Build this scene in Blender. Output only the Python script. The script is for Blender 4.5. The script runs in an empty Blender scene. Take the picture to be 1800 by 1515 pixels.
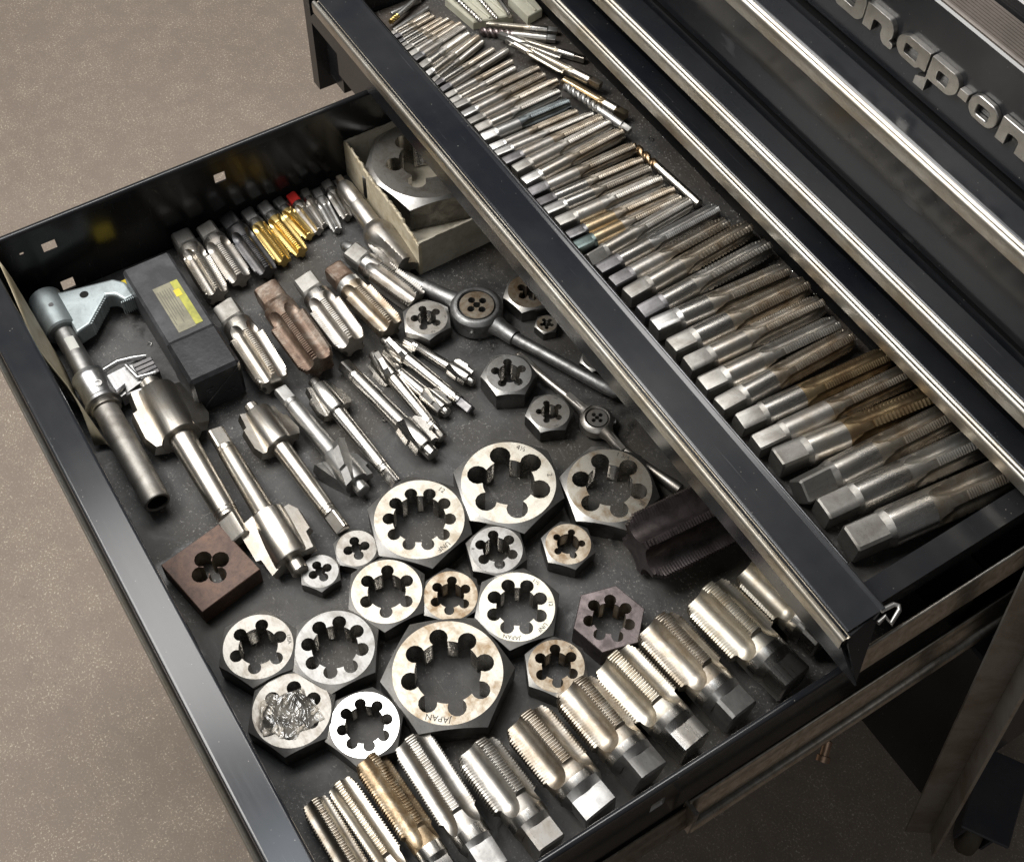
import bpy, bmesh, math, random
from math import pi, sin, cos, tan, atan2, sqrt, radians
from mathutils import Vector, Matrix

# ------------------------------------------------------------------ camera, world, lamps, exposure
# world: metres; tables below are in millimetres.  x runs along the chest front, y into the chest, z up;
# z = 0 is the floor of the lower (fully open) drawer.
S = 0.001
scene = bpy.context.scene
COL = scene.collection
random.seed(7)

cam_d = bpy.data.cameras.new('camera')
cam_d.sensor_fit = 'HORIZONTAL'; cam_d.sensor_width = 36.0
cam_d.lens = 45.591
cam_d.clip_start = 0.01; cam_d.clip_end = 50
cam = bpy.data.objects.new('camera', cam_d); COL.objects.link(cam)
Wm = ((0.5349576, 0.8445624, 0.0231226), (0.7103899, -0.4348191, -0.5534244), (-0.4573473, 0.3124847, -0.8325784))
right = Vector(Wm[0]); up = -Vector(Wm[1]); back = -Vector(Wm[2])
M = Matrix((right, up, back)).transposed().to_4x4()
M.translation = Vector((0, 0, 0.8))
cam.matrix_world = M
scene.camera = cam

world = bpy.data.worlds.new('World'); scene.world = world; world.use_nodes = True
bg = world.node_tree.nodes['Background']
bg.inputs[0].default_value = (0.95, 0.97, 1.0, 1); bg.inputs[1].default_value = 0.07

def area(name, loc, target, sx, sy, power, col):
    d = bpy.data.lights.new(name, 'AREA'); d.shape = 'RECTANGLE'; d.size = sx; d.size_y = sy
    d.energy = power; d.color = col
    o = bpy.data.objects.new(name, d); COL.objects.link(o)
    o.location = loc
    o.rotation_euler = (Vector(target) - Vector(loc)).to_track_quat('-Z', 'Y').to_euler()
    return o
area('softbox', (-1.10, -0.50, 1.60), (-0.45, 0.20, 0), 0.80, 0.65, 33, (1.0, 0.975, 0.94))
area('ceiling_lamp', (-0.875, 0.285, 1.62), (-0.45, 0.15, 0), 0.22, 0.16, 1.0, (1.0, 0.985, 0.96))
area('ceiling_bounce', (-1.45, 0.55, 2.4), (-0.6, 0.2, 0), 1.4, 0.6, 36, (1.0, 0.98, 0.955))
area('added_rim_light', (-0.70, 0.02, 1.9), (-0.35, 0.1, 0), 0.30, 0.25, 2.6, (0.84, 0.92, 1.0))  # added bluish overhead lamp, set to brighten the reflection on the open drawer's rim
area('room_fill', (0.9, -0.7, 1.5), (-0.25, 0.25, 0), 1.2, 0.9, 3.5, (1.0, 0.98, 0.95))

vs = scene.view_settings
vs.view_transform = 'Standard'; vs.look = 'None'; vs.exposure = 0.08; vs.gamma = 1.0
scene.cycles.use_denoising = True

# ------------------------------------------------------------------ measured layout (mm)
DIES = [['hex', [-392.2, 266.9], 33.4, 22, 6, 2.85, -0.29, 0.55, 0.7, 0.225, 1.05, 'cream', 'largest six-hole hex die in the middle of the drawer, clean face stamped 2', [('2', 0.2), ('4½', 1.25)]], ['hex', [-399.3, 198.7], 31.1, 22, 10, 2.9, -0.29, 0.59, 0.71, 0.145, 1.05, 'cream', 'hex die with ten chip holes, left of the largest six-hole die', [('12', 1.0), ('UNF', -0.9)]], ['hex', [-353.8, 326.8], 30.0, 20, 6, 2.87, -1.29, 0.56, 0.74, 0.22, 1.05, 'cream_brown', 'brown-stained six-hole hex die beside the dark fluted tap, below the small die stock', [('1 3/4', 1.15), ('JR', -0.6)]], ['hex', [-364.3, 153.2], 23.6, 19, 6, 2.6, -0.56, 0.54, 0.66, 0.186, 1.05, 'cream', 'plain cream-faced six-hole hex die below the ten-hole die', []], ['hex', [-352.1, 231.8], 17.9, 20, 6, 2.78, -1.36, 0.52, 0.66, 0.21, 1.06, 'grey', 'grey small hex die just below the largest six-hole die', [('8', 3.1)]], ['hex', [-332.2, 277.7], 15.7, 15, 5, 2.31, -0.32, 0.5, 0.68, 0.165, 1.07, 'brown', 'small brown-faced hex die with five chip holes left of the dark fluted tap', []], ['hex', [-308.7, 220.9], 25.2, 20, 8, 2.95, -0.72, 0.55, 0.69, 0.186, 1.05, 'bright_cream', 'bright cream-faced hex die stamped JAPAN, with eight chip holes', [('JAPAN', -1.75), ('1½', 0.95), ('12', 0.1), ('UNF', -0.75)]], ['hex', [-291.6, 157.3], 35.5, 24, 8, 2.85, -0.97, 0.6, 0.69, 0.172, 1.06, 'cream_brown', 'widest hex die of all, eight chip holes, above the front row of big taps', [('JAPAN', -1.75)]], ['hex', [-372.4, 62.9], 22.6, 21, 6, 2.53, -0.59, 0.56, 0.66, 0.19, 1.05, 'grey_warm', 'six-hole hex die nearest the drawer front, stamped USA', [('USA', 0.25)]], ['hex', [-346.5, 104.9], 25.8, 20, 8, 2.49, -0.58, 0.58, 0.7, 0.18, 1.05, 'grey', 'grey eight-hole hex die touching the film-covered die', []], ['hex', [-323.5, 61.8], 24.8, 18, 6, 2.58, -0.62, 0.5, 0.68, 0.19, 1.04, 'grey_warm', 'hex die wrapped in crinkled clear plastic film near the drawer front', []], ['hex', [-291.3, 96.3], 21.8, 17, 8, 2.84, -0.69, 0.57, 0.65, 0.17, 1.05, 'mirror', 'hex die with shining white face stamped 12 UNF, beside the rusty tap', [('12', 2.3), ('UNF', 1.6), ('1¼', 3.2)]], ['hex', [-260.5, 220.4], 18.3, 18, 6, 2.63, -1.49, 0.52, 0.66, 0.2, 1.05, 'brown', 'brown-stained small six-hole hex die tucked against the front row taps', [('NF', 0.9)]], ['hexflat', [-269.4, 268.0], 21.6, 20, 7, 2.49, -0.79, 0.52, 0.68, 0.19, 1.0, 'purple', 'dark purple-black flat-topped hex die beside the front row taps', []], ['square', [-443.2, 61.6], 23.6, 17, 4, -2.94, -0.6, 0.2, 0.44, 0.26, 1.0, 'rust', 'square rust-brown die block with four holes near the drawer front', []], ['hex', [-407.5, 153.2], 13.9, 11, 4, 2.91, -0.28, 0.28, 0.58, 0.25, 1.06, 'grey_warm', 'small four-hole hex die between the counterbore and the ten-hole die', []], ['hex', [-404.8, 123.8], 12.4, 11, 4, 1.56, -0.42, 0.28, 0.6, 0.26, 1.06, 'grey', 'small four-hole hex die partly under the big counterbore head', []], ['hex', [-553.8, 294.4], 16.2, 15, 5, 2.97, -0.42, 0.45, 0.6, 0.2, 1.08, 'grey_warm', 'hex die touching the left side of the large die stock ring', [('USA', 3.3), ('14', 0.1), ('NF', -1.2)]], ['hex', [-473.0, 318.3], 16.8, 20, 5, 2.69, -1.02, 0.5, 0.64, 0.2, 1.09, 'grey', 'tall thick hex die under the large die stock handle', []], ['hex', [-430.9, 327.3], 14.6, 15, 5, 2.88, -0.95, 0.45, 0.56, 0.17, 1.09, 'grey_warm', 'small hex die left of the small die stock ring', [('NC', 1.2), ('USA', -1.2)]], ['hex', [-535.9, 376.8], 16.7, 14, 5, -2.64, -0.84, 0.3, 0.62, 0.2, 1.09, 'brown', 'brown hex die half hidden under the upper drawer front, beside the large die stock', []], ['hex', [-504.8, 373.3], 7.9, 9, 5, -3.12, -0.83, 0.4, 0.6, 0.2, 1.09, 'cream_brown', 'tiniest hex die, beside the upper drawer front edge', []], ['hex', [-340.1, 188.3], 18.1, 17, 6, 2.52, -1.46, 0.5, 0.66, 0.19, 1.05, 'brown', 'brown-tinged six-hole hex die squeezed between the JAPAN die and the plain cream one', []], ['hex', [-456.7, 386.3], 10.0, 10, 4, -2.87, -0.84, 0.3, 0.6, 0.22, 1.09, 'grey_warm', 'sliver of a small hex die showing under the upper drawer front', []], ['hex', [-686.1, 371.7], 44.6, 30, 6, -1.85, -0.77, 0.5, 0.62, 0.17, 1.06, 'grey_warm', 'big hex die lying inside the open cardboard box', []]]
ATAPS = [[-733.4, 169.2, -659.7, 167.6, 23.5, 'warm', 'worn round-headed pipe tap at the left end of the back row'], [-728.9, 190.0, -664.6, 190.8, 21.8, 'steel', 'silver pipe tap second from the left in the back row'], [-731.4, 210.2, -661.3, 212.3, 20.1, 'dark', 'dark sooty pipe tap third from the left in the back row'], [-731.8, 226.9, -667.3, 229.1, 15.6, 'gold', 'leftmost of the gold-coated taps, steel head'], [-732.2, 241.5, -669.0, 245.2, 15.2, 'gold', 'middle gold-coated tap with bright steel neck'], [-732.2, 254.3, -682.3, 259.0, 12.1, 'gold', 'smallest gold-coated tap beside the red-headed tap'], [-730.1, 266.8, -682.8, 268.1, 11.6, 'redhead', 'small steel tap with its square head painted red'], [-732.4, 279.0, -687.7, 275.2, 9.4, 'steel', 'slim grey tap just right of the red-headed tap'], [-724.4, 287.7, -676.6, 282.0, 10.3, 'grey', 'dull plain tap second right of the red-headed tap'], [-728.4, 298.9, -684.2, 295.1, 11.3, 'steel', 'short bright tap third right of the red-headed tap'], [-728.4, 307.8, -687.0, 303.7, 6.1, 'steel', 'thinnest tap at the right end of the back row'], [-643.0, 167.5, -559.0, 167.3, 29.4, 'warm', 'large clean pipe tap touching the black plastic case'], [-640.8, 201.5, -554.2, 203.3, 32.3, 'rust', 'rusty brown pipe tap in the second row'], [-635.5, 231.8, -559.4, 233.9, 29.1, 'steel', 'shiny pipe tap right of the rusty pipe tap'], [-635.0, 256.5, -558.8, 266.6, 26.2, 'darkbrown', 'dull brown-headed pipe tap second right of the rusty one'], [-644.2, 277.2, -573.3, 297.1, 25.7, 'steel', 'bright pipe tap at the right end of the second row']]
FTAPS = [[-266.9, 50.1, -176.9, 55.1, 19.0, 'brownsteel', 'leftmost tap of the front row, running out of the picture'], [-268.5, 65.6, -173.0, 72.8, 19.2, 'cream', 'second tap from the left in the front row, pale flutes'], [-271.8, 87.9, -176.9, 93.8, 22.8, 'rustgold', 'rusty golden-brown tap in the front row'], [-268.0, 116.1, -170.6, 118.4, 27.2, 'dark', 'dark grey tap right of the rusty one in the front row'], [-241.3, 147.4, -164.8, 153.2, 32.9, 'steel', 'grey tap with long polished shank, fifth in the front row'], [-241.1, 183.5, -165.3, 190.7, 34.8, 'brownsteel', 'short thick-shanked tap, sixth in the front row'], [-241.8, 221.2, -167.6, 228.0, 35.4, 'brownsteel', 'mottled tap seventh from the left in the front row'], [-244.8, 253.5, -168.4, 263.6, 35.9, 'cream', 'pale fluted tap eighth from the left in the front row'], [-249.7, 290.6, -168.8, 300.2, 37.9, 'brownsteel', 'golden-lit tap ninth from the left in the front row'], [-250.3, 332.2, -168.2, 342.6, 40.0, 'cream', 'big tap with a bright flat end, tenth in the front row'], [-249.4, 371.4, -180.7, 379.1, 37.6, 'cream', 'last tap of the front row, half under the upper drawer front']]
KBS = [[-608.0, 88.7, -452.7, 89.0, 9.7, 24.0, 14.9, 'warm', 'big two-winged counterbore beside the knurled handle'], [-409.8, 112.0, -544.8, 111.9, 8.0, 21.1, 13.1, 'warm', 'big counterbore lying head-down against the square die'], [-552.9, 143.7, -423.7, 151.9, 6.9, 17.8, 11.1, 'warm', 'medium two-winged counterbore, third from the drawer front'], [-445.3, 179.7, -555.9, 169.2, 6.8, 15.6, 9.7, 'grey', 'grey worn counterbore lying head-down between two upright ones'], [-550.5, 193.8, -438.7, 202.7, 5.8, 13.6, 8.5, 'steel', 'slender counterbore with its tail by the ten-hole die'], [-446.8, 237.5, -552.9, 220.6, 6.7, 13.4, 8.3, 'steel', 'counterbore with square tail lying head-down, stepped pilot'], [-550.8, 244.8, -456.5, 250.8, 5.3, 11.0, 6.8, 'steel', 'small counterbore pointing tail-down, left of the two smallest'], [-473.7, 265.4, -532.3, 251.7, 5.1, 10.2, 6.6, 'steel', 'small spiral-headed counterbore lying head-down'], [-558.6, 258.5, -466.7, 281.8, 5.1, 10.0, 6.6, 'steel', 'small counterbore with dark square tail'], [-488.0, 296.8, -550.5, 273.0, 4.3, 9.5, 5.9, 'steel', 'smallest counterbore with a square pilot, under the hex die']]
MILL = [-720.7, 312.9, -606.5, 310.6, 15.8]
DARK = [-289.9, 389.7, -298.0, 310.3, 51.7]
BTAPS = [[-194.1, 377.5, -178.6, 504.6, 24.4], [-219.0, 378.3, -205.8, 509.3, 21.2], [-237.6, 376.8, -228.9, 509.5, 20.8], [-261.4, 378.4, -247.0, 499.4, 19.8], [-278.2, 375.6, -269.0, 492.6, 16.9], [-296.0, 376.6, -289.0, 486.9, 16.8], [-312.5, 373.6, -312.4, 478.9, 16.8], [-330.1, 373.4, -325.7, 477.0, 17.7], [-348.5, 375.3, -344.1, 480.1, 17.1], [-364.9, 374.7, -362.1, 479.8, 17.8], [-384.6, 375.7, -379.1, 478.8, 17.2], [-399.9, 375.2, -404.1, 481.0, 15.8], [-416.8, 376.5, -422.5, 482.0, 15.4], [-431.2, 374.5, -436.2, 469.5, 14.1], [-445.3, 373.5, -450.9, 473.2, 13.1], [-457.9, 373.2, -464.6, 459.0, 12.9], [-471.5, 372.6, -471.7, 457.7, 11.9], [-482.2, 373.1, -480.4, 457.1, 11.6], [-495.1, 373.2, -493.2, 457.5, 13.2], [-509.0, 372.8, -507.2, 455.0, 11.7], [-518.9, 372.1, -517.4, 455.7, 10.6], [-530.5, 373.0, -531.0, 457.7, 11.0], [-541.2, 374.6, -547.1, 460.5, 11.7], [-554.4, 375.4, -560.0, 458.7, 11.9], [-565.4, 373.6, -568.0, 458.1, 10.8], [-576.4, 373.2, -576.0, 454.3, 8.7], [-583.2, 373.1, -583.9, 445.8, 9.0], [-594.6, 373.3, -594.1, 446.6, 10.7], [-605.0, 374.4, -608.5, 445.4, 9.7], [-614.3, 372.7, -620.3, 450.1, 8.8], [-622.9, 373.5, -629.1, 447.6, 9.5], [-633.6, 372.1, -638.1, 446.2, 9.0], [-641.2, 372.7, -648.3, 431.6, 7.0], [-648.2, 372.9, -656.9, 436.0, 6.9], [-655.2, 372.1, -669.7, 437.4, 7.6], [-663.8, 372.2, -676.3, 429.0, 6.5], [-668.6, 371.6, -687.6, 429.3, 5.8], [-675.7, 370.8, -693.8, 425.4, 7.5], [-685.3, 373.3, -698.5, 421.5, 9.0], [-695.5, 373.8, -708.3, 420.7, 8.2], [-702.6, 373.3, -714.3, 421.2, 7.0], [-710.0, 373.0, -719.1, 420.9, 6.3], [-715.5, 372.1, -724.7, 417.0, 5.1], [-720.3, 371.8, -727.7, 414.6, 5.3], [-726.6, 372.9, -733.2, 410.6, 5.6], [-731.9, 371.8, -738.3, 407.3, 5.3]]
STOCK1 = [[-541.8, 332.3], [-585.4, 310.2], [-658.2, 276.0], [-505.3, 344.2], [-419.3, 382.5]]
STOCK2 = [[-409.8, 355.3], [-432.7, 351.0], [-492.8, 336.9], [-384.9, 356.4], [-327.9, 373.5]]
BOXC = [[-736.0, 326.5], [-604.9, 317.4], [-606.7, 379.5]]
CASE = [[-696.3, 110.6], [-689.9, 147.2], [-607.9, 147.6], [-612.5, 109.5], [-570.0, 148.5], [-572.3, 112.4]]
CASE45 = [[-577.5, 109.2], [-570.1, 149.2]]
ROD = [[-721.8, 53.0], [-684.3, 52.9], [-624.3, 52.5], [-608.2, 51.5], [-510.0, 49.5]]
BRK = [[-716.5, 67.5], [-705.9, 104.7], [-697.6, 109.6], [-685.5, 107.7], [-673.4, 79.7], [-666.9, 61.3]]
COLL = [[-626.0, 47.0], [-632.5, 94.6], [-610.1, 93.0], [-593.1, 62.0]]
LOOSE = [[-703.6, 440.3, -668.2, 484.0, 5.7], [-699.6, 431.0, -661.0, 477.5, 7.0], [-678.1, 450.6, -630.0, 483.9, 6.5], [-685.1, 440.8, -638.8, 467.1, 6.1], [-656.8, 449.0, -594.9, 474.1, 7.7], [-672.5, 439.2, -619.2, 456.7, 5.6], [-616.3, 454.7, -560.0, 473.2, 8.5], [-608.7, 449.8, -542.8, 464.2, 6.7], [-534.3, 461.8, -462.0, 467.8, 7.3], [-753.7, 382.9, -756.6, 410.6, 4.5], [-742.2, 375.5, -760.8, 417.2, 4.5], [-734.8, 374.3, -744.7, 411.0, 4.9]]
PC1 = [[-743.4, 426.1], [-706.7, 430.1], [-698.2, 461.7], [-735.5, 467.0]]
PC2 = [[-717.8, 469.3], [-690.0, 470.2], [-692.3, 485.1], [-723.4, 487.4]]
HOLES = [[207.3, 57.9], [216.8, 56.1], [207.4, 47.7], [217.1, 46.5], [66.2, 58.1], [76.8, 57.7], [66.5, 48.3], [77.2, 47.9], [69.0, 13.6], [77.9, 12.2], [69.0, 1.8], [79.7, 1.4]]
RAILA = [[-132.0, 235.3, 87.5], [-132.0, 243.4, 44.7], [-132.0, 254.0, -11.4], [-132.0, 445.4, 155.4], [-132.0, 166.1, 65.3], [-132.0, 194.1, 10.9], [-132.0, 237.5, 60.8], [-132.0, 231.5, 79.7]]
RAILB = [[-132.0, 341.8, 170.6], [-132.0, 365.9, 125.8], [-132.0, 371.7, 164.9], [-132.0, 341.4, 203.2]]
RHOLE = [[-146.0, 209.6, 51.0], [-146.0, 219.1, 53.0], [-146.0, 221.5, 37.4], [-146.0, 211.7, 38.8]]
CLIP = [[-149.3, 355.9, 148.0], [-148.6, 364.5, 148.0], [-144.9, 365.1, 148.0], [-140.4, 356.0, 148.0], [-146.1, 356.5, 148.0], [-144.5, 352.5, 148.0]]
# ------------------------------------------------------------------ materials
MATS = {}
def nodes_of(name):
    m = bpy.data.materials.new(name); m.use_nodes = True
    nt = m.node_tree; b = nt.nodes['Principled BSDF']
    MATS[name] = m
    return m, nt, b
def coords(nt, scale=(1, 1, 1)):
    tc = nt.nodes.new('ShaderNodeTexCoord'); oi = nt.nodes.new('ShaderNodeObjectInfo')
    mu = nt.nodes.new('ShaderNodeMath'); mu.operation = 'MULTIPLY'; mu.inputs[1].default_value = 7.3
    nt.links.new(oi.outputs['Random'], mu.inputs[0])
    ad = nt.nodes.new('ShaderNodeVectorMath'); ad.operation = 'ADD'
    nt.links.new(tc.outputs['Object'], ad.inputs[0]); nt.links.new(mu.outputs[0], ad.inputs[1])
    mp = nt.nodes.new('ShaderNodeMapping'); mp.inputs['Scale'].default_value = scale
    nt.links.new(ad.outputs[0], mp.inputs[0])
    return mp.outputs[0], oi
def noise(nt, vec, scale, detail=4, rough=.6, dist=0):
    n = nt.nodes.new('ShaderNodeTexNoise'); n.inputs['Scale'].default_value = scale
    n.inputs['Detail'].default_value = detail; n.inputs['Roughness'].default_value = rough
    n.inputs['Distortion'].default_value = dist
    nt.links.new(vec, n.inputs['Vector']); return n.outputs['Fac']
def ramp(nt, fac, stops):
    r = nt.nodes.new('ShaderNodeValToRGB')
    e = r.color_ramp.elements
    while len(e) < len(stops): e.new(0.5)
    for i, (p, c) in enumerate(stops):
        e[i].position = p
        e[i].color = (c, c, c, 1) if isinstance(c, (int, float)) else (*c, 1)
    nt.links.new(fac, r.inputs[0]); return r.outputs[0]
def mixc(nt, fac, a, b):
    m = nt.nodes.new('ShaderNodeMix'); m.data_type = 'RGBA'
    if isinstance(fac, float): m.inputs[0].default_value = fac
    else: nt.links.new(fac, m.inputs[0])
    for s, v in ((6, a), (7, b)):
        if isinstance(v, tuple): m.inputs[s].default_value = (*v, 1)
        else: nt.links.new(v, m.inputs[s])
    return m.outputs[2]
def bump(nt, b, h, strength, dist=0.0003):
    n = nt.nodes.new('ShaderNodeBump'); n.inputs['Strength'].default_value = strength
    n.inputs['Distance'].default_value = dist
    nt.links.new(h, n.inputs['Height']); nt.links.new(n.outputs[0], b.inputs['Normal'])
def mul(nt, a, k):
    m = nt.nodes.new('ShaderNodeMath'); m.operation = 'MULTIPLY'
    nt.links.new(a, m.inputs[0])
    if isinstance(k, (int, float)): m.inputs[1].default_value = k
    else: nt.links.new(k, m.inputs[1])
    return m.outputs[0]

def steel(name, base, stain, amount, rough, metallic=1.0, scale=70, streak=1.0, bmp=.18, lo=.42, var=.16):
    """worn tool steel: base colour blotched with a stain, lengthwise grinding streaks, tiny pits"""
    m, nt, b = nodes_of(name)
    v, oi = coords(nt)
    n1 = noise(nt, v, scale, 6, .65, .4)
    f = ramp(nt, n1, [(lo, 0.0), (lo + .22, amount)])
    col = mixc(nt, f, base, stain)
    vs_, _ = coords(nt, (30, 900, 900))
    n2 = noise(nt, vs_, 1, 3)
    n3 = noise(nt, v, 900, 3)
    dk = ramp(nt, n3, [(.28, .45), (.42, 1.0)])
    mm = nt.nodes.new('ShaderNodeMix'); mm.data_type = 'RGBA'; mm.blend_type = 'MULTIPLY'; mm.inputs[0].default_value = .55
    nt.links.new(col, mm.inputs[6]); nt.links.new(dk, mm.inputs[7])
    # per-object tone
    tone = nt.nodes.new('ShaderNodeMapRange'); tone.inputs[3].default_value = 1 - var; tone.inputs[4].default_value = 1 + var * .5
    nt.links.new(oi.outputs['Random'], tone.inputs[0])
    hs = nt.nodes.new('ShaderNodeHueSaturation'); nt.links.new(tone.outputs[0], hs.inputs['Value']); nt.links.new(mm.outputs[2], hs.inputs['Color'])
    nt.links.new(hs.outputs[0], b.inputs['Base Color'])
    b.inputs['Metallic'].default_value = metallic
    add = nt.nodes.new('ShaderNodeMath'); add.operation = 'ADD'; add.inputs[1].default_value = 0
    rr = nt.nodes.new('ShaderNodeMapRange'); rr.inputs[3].default_value = rough - .09; rr.inputs[4].default_value = rough + .18
    mx = nt.nodes.new('ShaderNodeMath'); mx.operation = 'ADD'
    nt.links.new(mul(nt, n2, .5 * streak), mx.inputs[0]); nt.links.new(mul(nt, n1, 1 - .5 * streak), mx.inputs[1])
    nt.links.new(mx.outputs[0], rr.inputs[0]); nt.links.new(rr.outputs[0], b.inputs['Roughness'])
    hh = nt.nodes.new('ShaderNodeMath'); hh.operation = 'ADD'
    nt.links.new(n2, hh.inputs[0]); nt.links.new(n3, hh.inputs[1])
    bump(nt, b, hh.outputs[0], bmp, .00012)
    return m

steel('steel', (.63, .61, .575), (.42, .39, .35), .75, .24)
steel('steel_warm', (.60, .57, .52), (.41, .355, .285), .7, .28)
steel('steel_grey', (.47, .465, .45), (.27, .26, .25), .8, .40)
steel('steel_grey_warm', (.50, .48, .45), (.33, .29, .24), .8, .38)
steel('steel_dark', (.16, .155, .155), (.07, .07, .075), .9, .36)
steel('steel_brownish', (.42, .375, .31), (.22, .165, .11), .9, .40)
steel('flute_brown', (.49, .455, .40), (.31, .26, .20), .95, .38, lo=.38)
steel('flute_grey', (.48, .465, .435), (.31, .285, .25), .9, .38, lo=.4)
steel('flute_cream', (.58, .545, .475), (.40, .335, .24), .85, .37, lo=.45)
steel('flute_amber', (.37, .285, .17), (.20, .135, .075), .9, .42, lo=.38)
steel('flute_blue', (.17, .19, .195), (.09, .10, .10), .8, .40)
steel('face_cream', (.47, .445, .39), (.30, .25, .185), .85, .48, scale=80, lo=.47)
steel('face_bright', (.54, .515, .445), (.38, .33, .25), .7, .46, scale=90, lo=.50)
steel('face_cream_brown', (.46, .43, .37), (.25, .18, .11), .95, .48, scale=80, lo=.44)
steel('face_brown', (.38, .335, .27), (.20, .14, .085), .95, .48, scale=110, lo=.40)
steel('face_mirror', (.70, .69, .665), (.50, .48, .45), .5, .34, scale=60, lo=.5)
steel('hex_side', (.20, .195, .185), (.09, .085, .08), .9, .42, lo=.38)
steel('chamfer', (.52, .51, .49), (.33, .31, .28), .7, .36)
steel('purple_oxide', (.150, .125, .124), (.075, .062, .06), .95, .38, metallic=.9, scale=110)
steel('gold_tin', (.80, .60, .235), (.60, .42, .14), .6, .27, lo=.48)
steel('gold_shank', (.52, .43, .29), (.36, .26, .15), .8, .32)
steel('green_oxide', (.13, .165, .16), (.07, .085, .08), .7, .42)
steel('zinc_cast', (.40, .45, .46), (.24, .27, .27), .7, .42, metallic=.75)
steel('alu_cast', (.60, .60, .60), (.36, .35, .34), .7, .28)
steel('cast_iron', (.36, .36, .355), (.20, .195, .19), .9, .44, bmp=.5, scale=160)
steel('alu_trim', (.60, .575, .52), (.43, .375, .29), .8, .38, scale=25, lo=.42, bmp=.03, var=.05)
steel('chrome_letter', (.44, .43, .41), (.34, .32, .29), .5, .34)
steel('rail_steel', (.32, .30, .27), (.20, .175, .14), .8, .34, scale=170, bmp=.06)
steel('leg_steel', (.30, .29, .27), (.20, .17, .14), .9, .48, scale=25)
steel('copper_bolt', (.40, .28, .20), (.2, .13, .09), .8, .4)

def rust(name, a, b_, c, rough=.62, metallic=.35, scale=60):
    m, nt, b = nodes_of(name)
    v, oi = coords(nt)
    n1 = noise(nt, v, scale, 8, .7, .6); n2 = noise(nt, v, scale * 9, 4, .7)
    col = ramp(nt, n1, [(.32, a), (.5, b_), (.68, c)])
    sp = ramp(nt, n2, [(.35, .6), (.55, 1.0)])
    mm = nt.nodes.new('ShaderNodeMix'); mm.data_type = 'RGBA'; mm.blend_type = 'MULTIPLY'; mm.inputs[0].default_value = .8
    nt.links.new(col, mm.inputs[6]); nt.links.new(sp, mm.inputs[7]); nt.links.new(mm.outputs[2], b.inputs['Base Color'])
    b.inputs['Metallic'].default_value = metallic; b.inputs['Roughness'].default_value = rough
    bump(nt, b, n2, .4, .0002)
rust('rust_tap', (.085, .052, .036), (.155, .105, .075), (.29, .25, .21), .46, .6, 55)
rust('rust_block', (.060, .036, .028), (.105, .062, .046), (.15, .085, .055), .58, .3, 35)
rust('rust_gold', (.12, .075, .04), (.33, .245, .15), (.55, .49, .39), .42, .8, 75)

def paint(name, base, rough, dust=.8, scratch=.45, spec=.5, dustcol=(.35, .33, .30), coat=0.0):
    """glossy enamel with scratches and settled dust specks"""
    m, nt, b = nodes_of(name)
    v, oi = coords(nt)
    big = noise(nt, v, 9, 5)
    sv, _ = coords(nt, (14, 420, 420))
    sc = noise(nt, sv, 1.4, 4, .7)
    vo = nt.nodes.new('ShaderNodeTexVoronoi'); vo.inputs['Scale'].default_value = 210
    nt.links.new(v, vo.inputs['Vector'])
    sp = ramp(nt, vo.outputs['Distance'], [(.035, 1.0), (.085, 0.0)])
    gate = ramp(nt, noise(nt, v, 60, 3), [(.50, 0.0), (.62, 1.0)])
    fac = mul(nt, mul(nt, sp, gate), dust)
    haze = ramp(nt, big, [(.35, 0.0), (.75, .06)])
    c1 = mixc(nt, haze, base, dustcol)
    col = mixc(nt, fac, c1, dustcol)
    for k, rot in ((0, .35), (1, -.9), (2, 1.4)):
        tc = nt.nodes.new('ShaderNodeTexCoord'); mp = nt.nodes.new('ShaderNodeMapping')
        mp.inputs['Rotation'].default_value = (0, 0, rot); mp.inputs['Scale'].default_value = (9, 700, 60); mp.inputs['Location'].default_value = (k * 3.1, k, 0)
        nt.links.new(tc.outputs['Object'], mp.inputs[0])
        ln = ramp(nt, noise(nt, mp.outputs[0], 1, 2, .5), [(.70, 0.0), (.74, .5)])
        gt = ramp(nt, noise(nt, v, 14 + 5 * k, 3), [(.50, 0.0), (.60, 1.0)])
        col = mixc(nt, mul(nt, mul(nt, ln, gt), scratch), col, (.16, .16, .165))
    nt.links.new(col, b.inputs['Base Color'])
    rr = nt.nodes.new('ShaderNodeMapRange'); rr.inputs[3].default_value = rough * .75; rr.inputs[4].default_value = rough * 1.7
    mx = nt.nodes.new('ShaderNodeMath'); mx.operation = 'ADD'
    nt.links.new(mul(nt, sc, scratch), mx.inputs[0]); nt.links.new(mul(nt, big, 1 - scratch), mx.inputs[1])
    nt.links.new(mx.outputs[0], rr.inputs[0]); nt.links.new(rr.outputs[0], b.inputs['Roughness'])
    b.inputs['Specular IOR Level'].default_value = spec
    bump(nt, b, sc, .035, .0001)
paint('black_enamel', (.0085, .0095, .012), .15, spec=.4)
paint('black_enamel_top', (.0105, .012, .0155), .15, dust=.9, spec=.36)
paint('black_wall', (.006, .006, .0065), .16, dust=.25, spec=.45)
paint('red_paint', (.55, .02, .015), .35, dust=.1)

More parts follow.
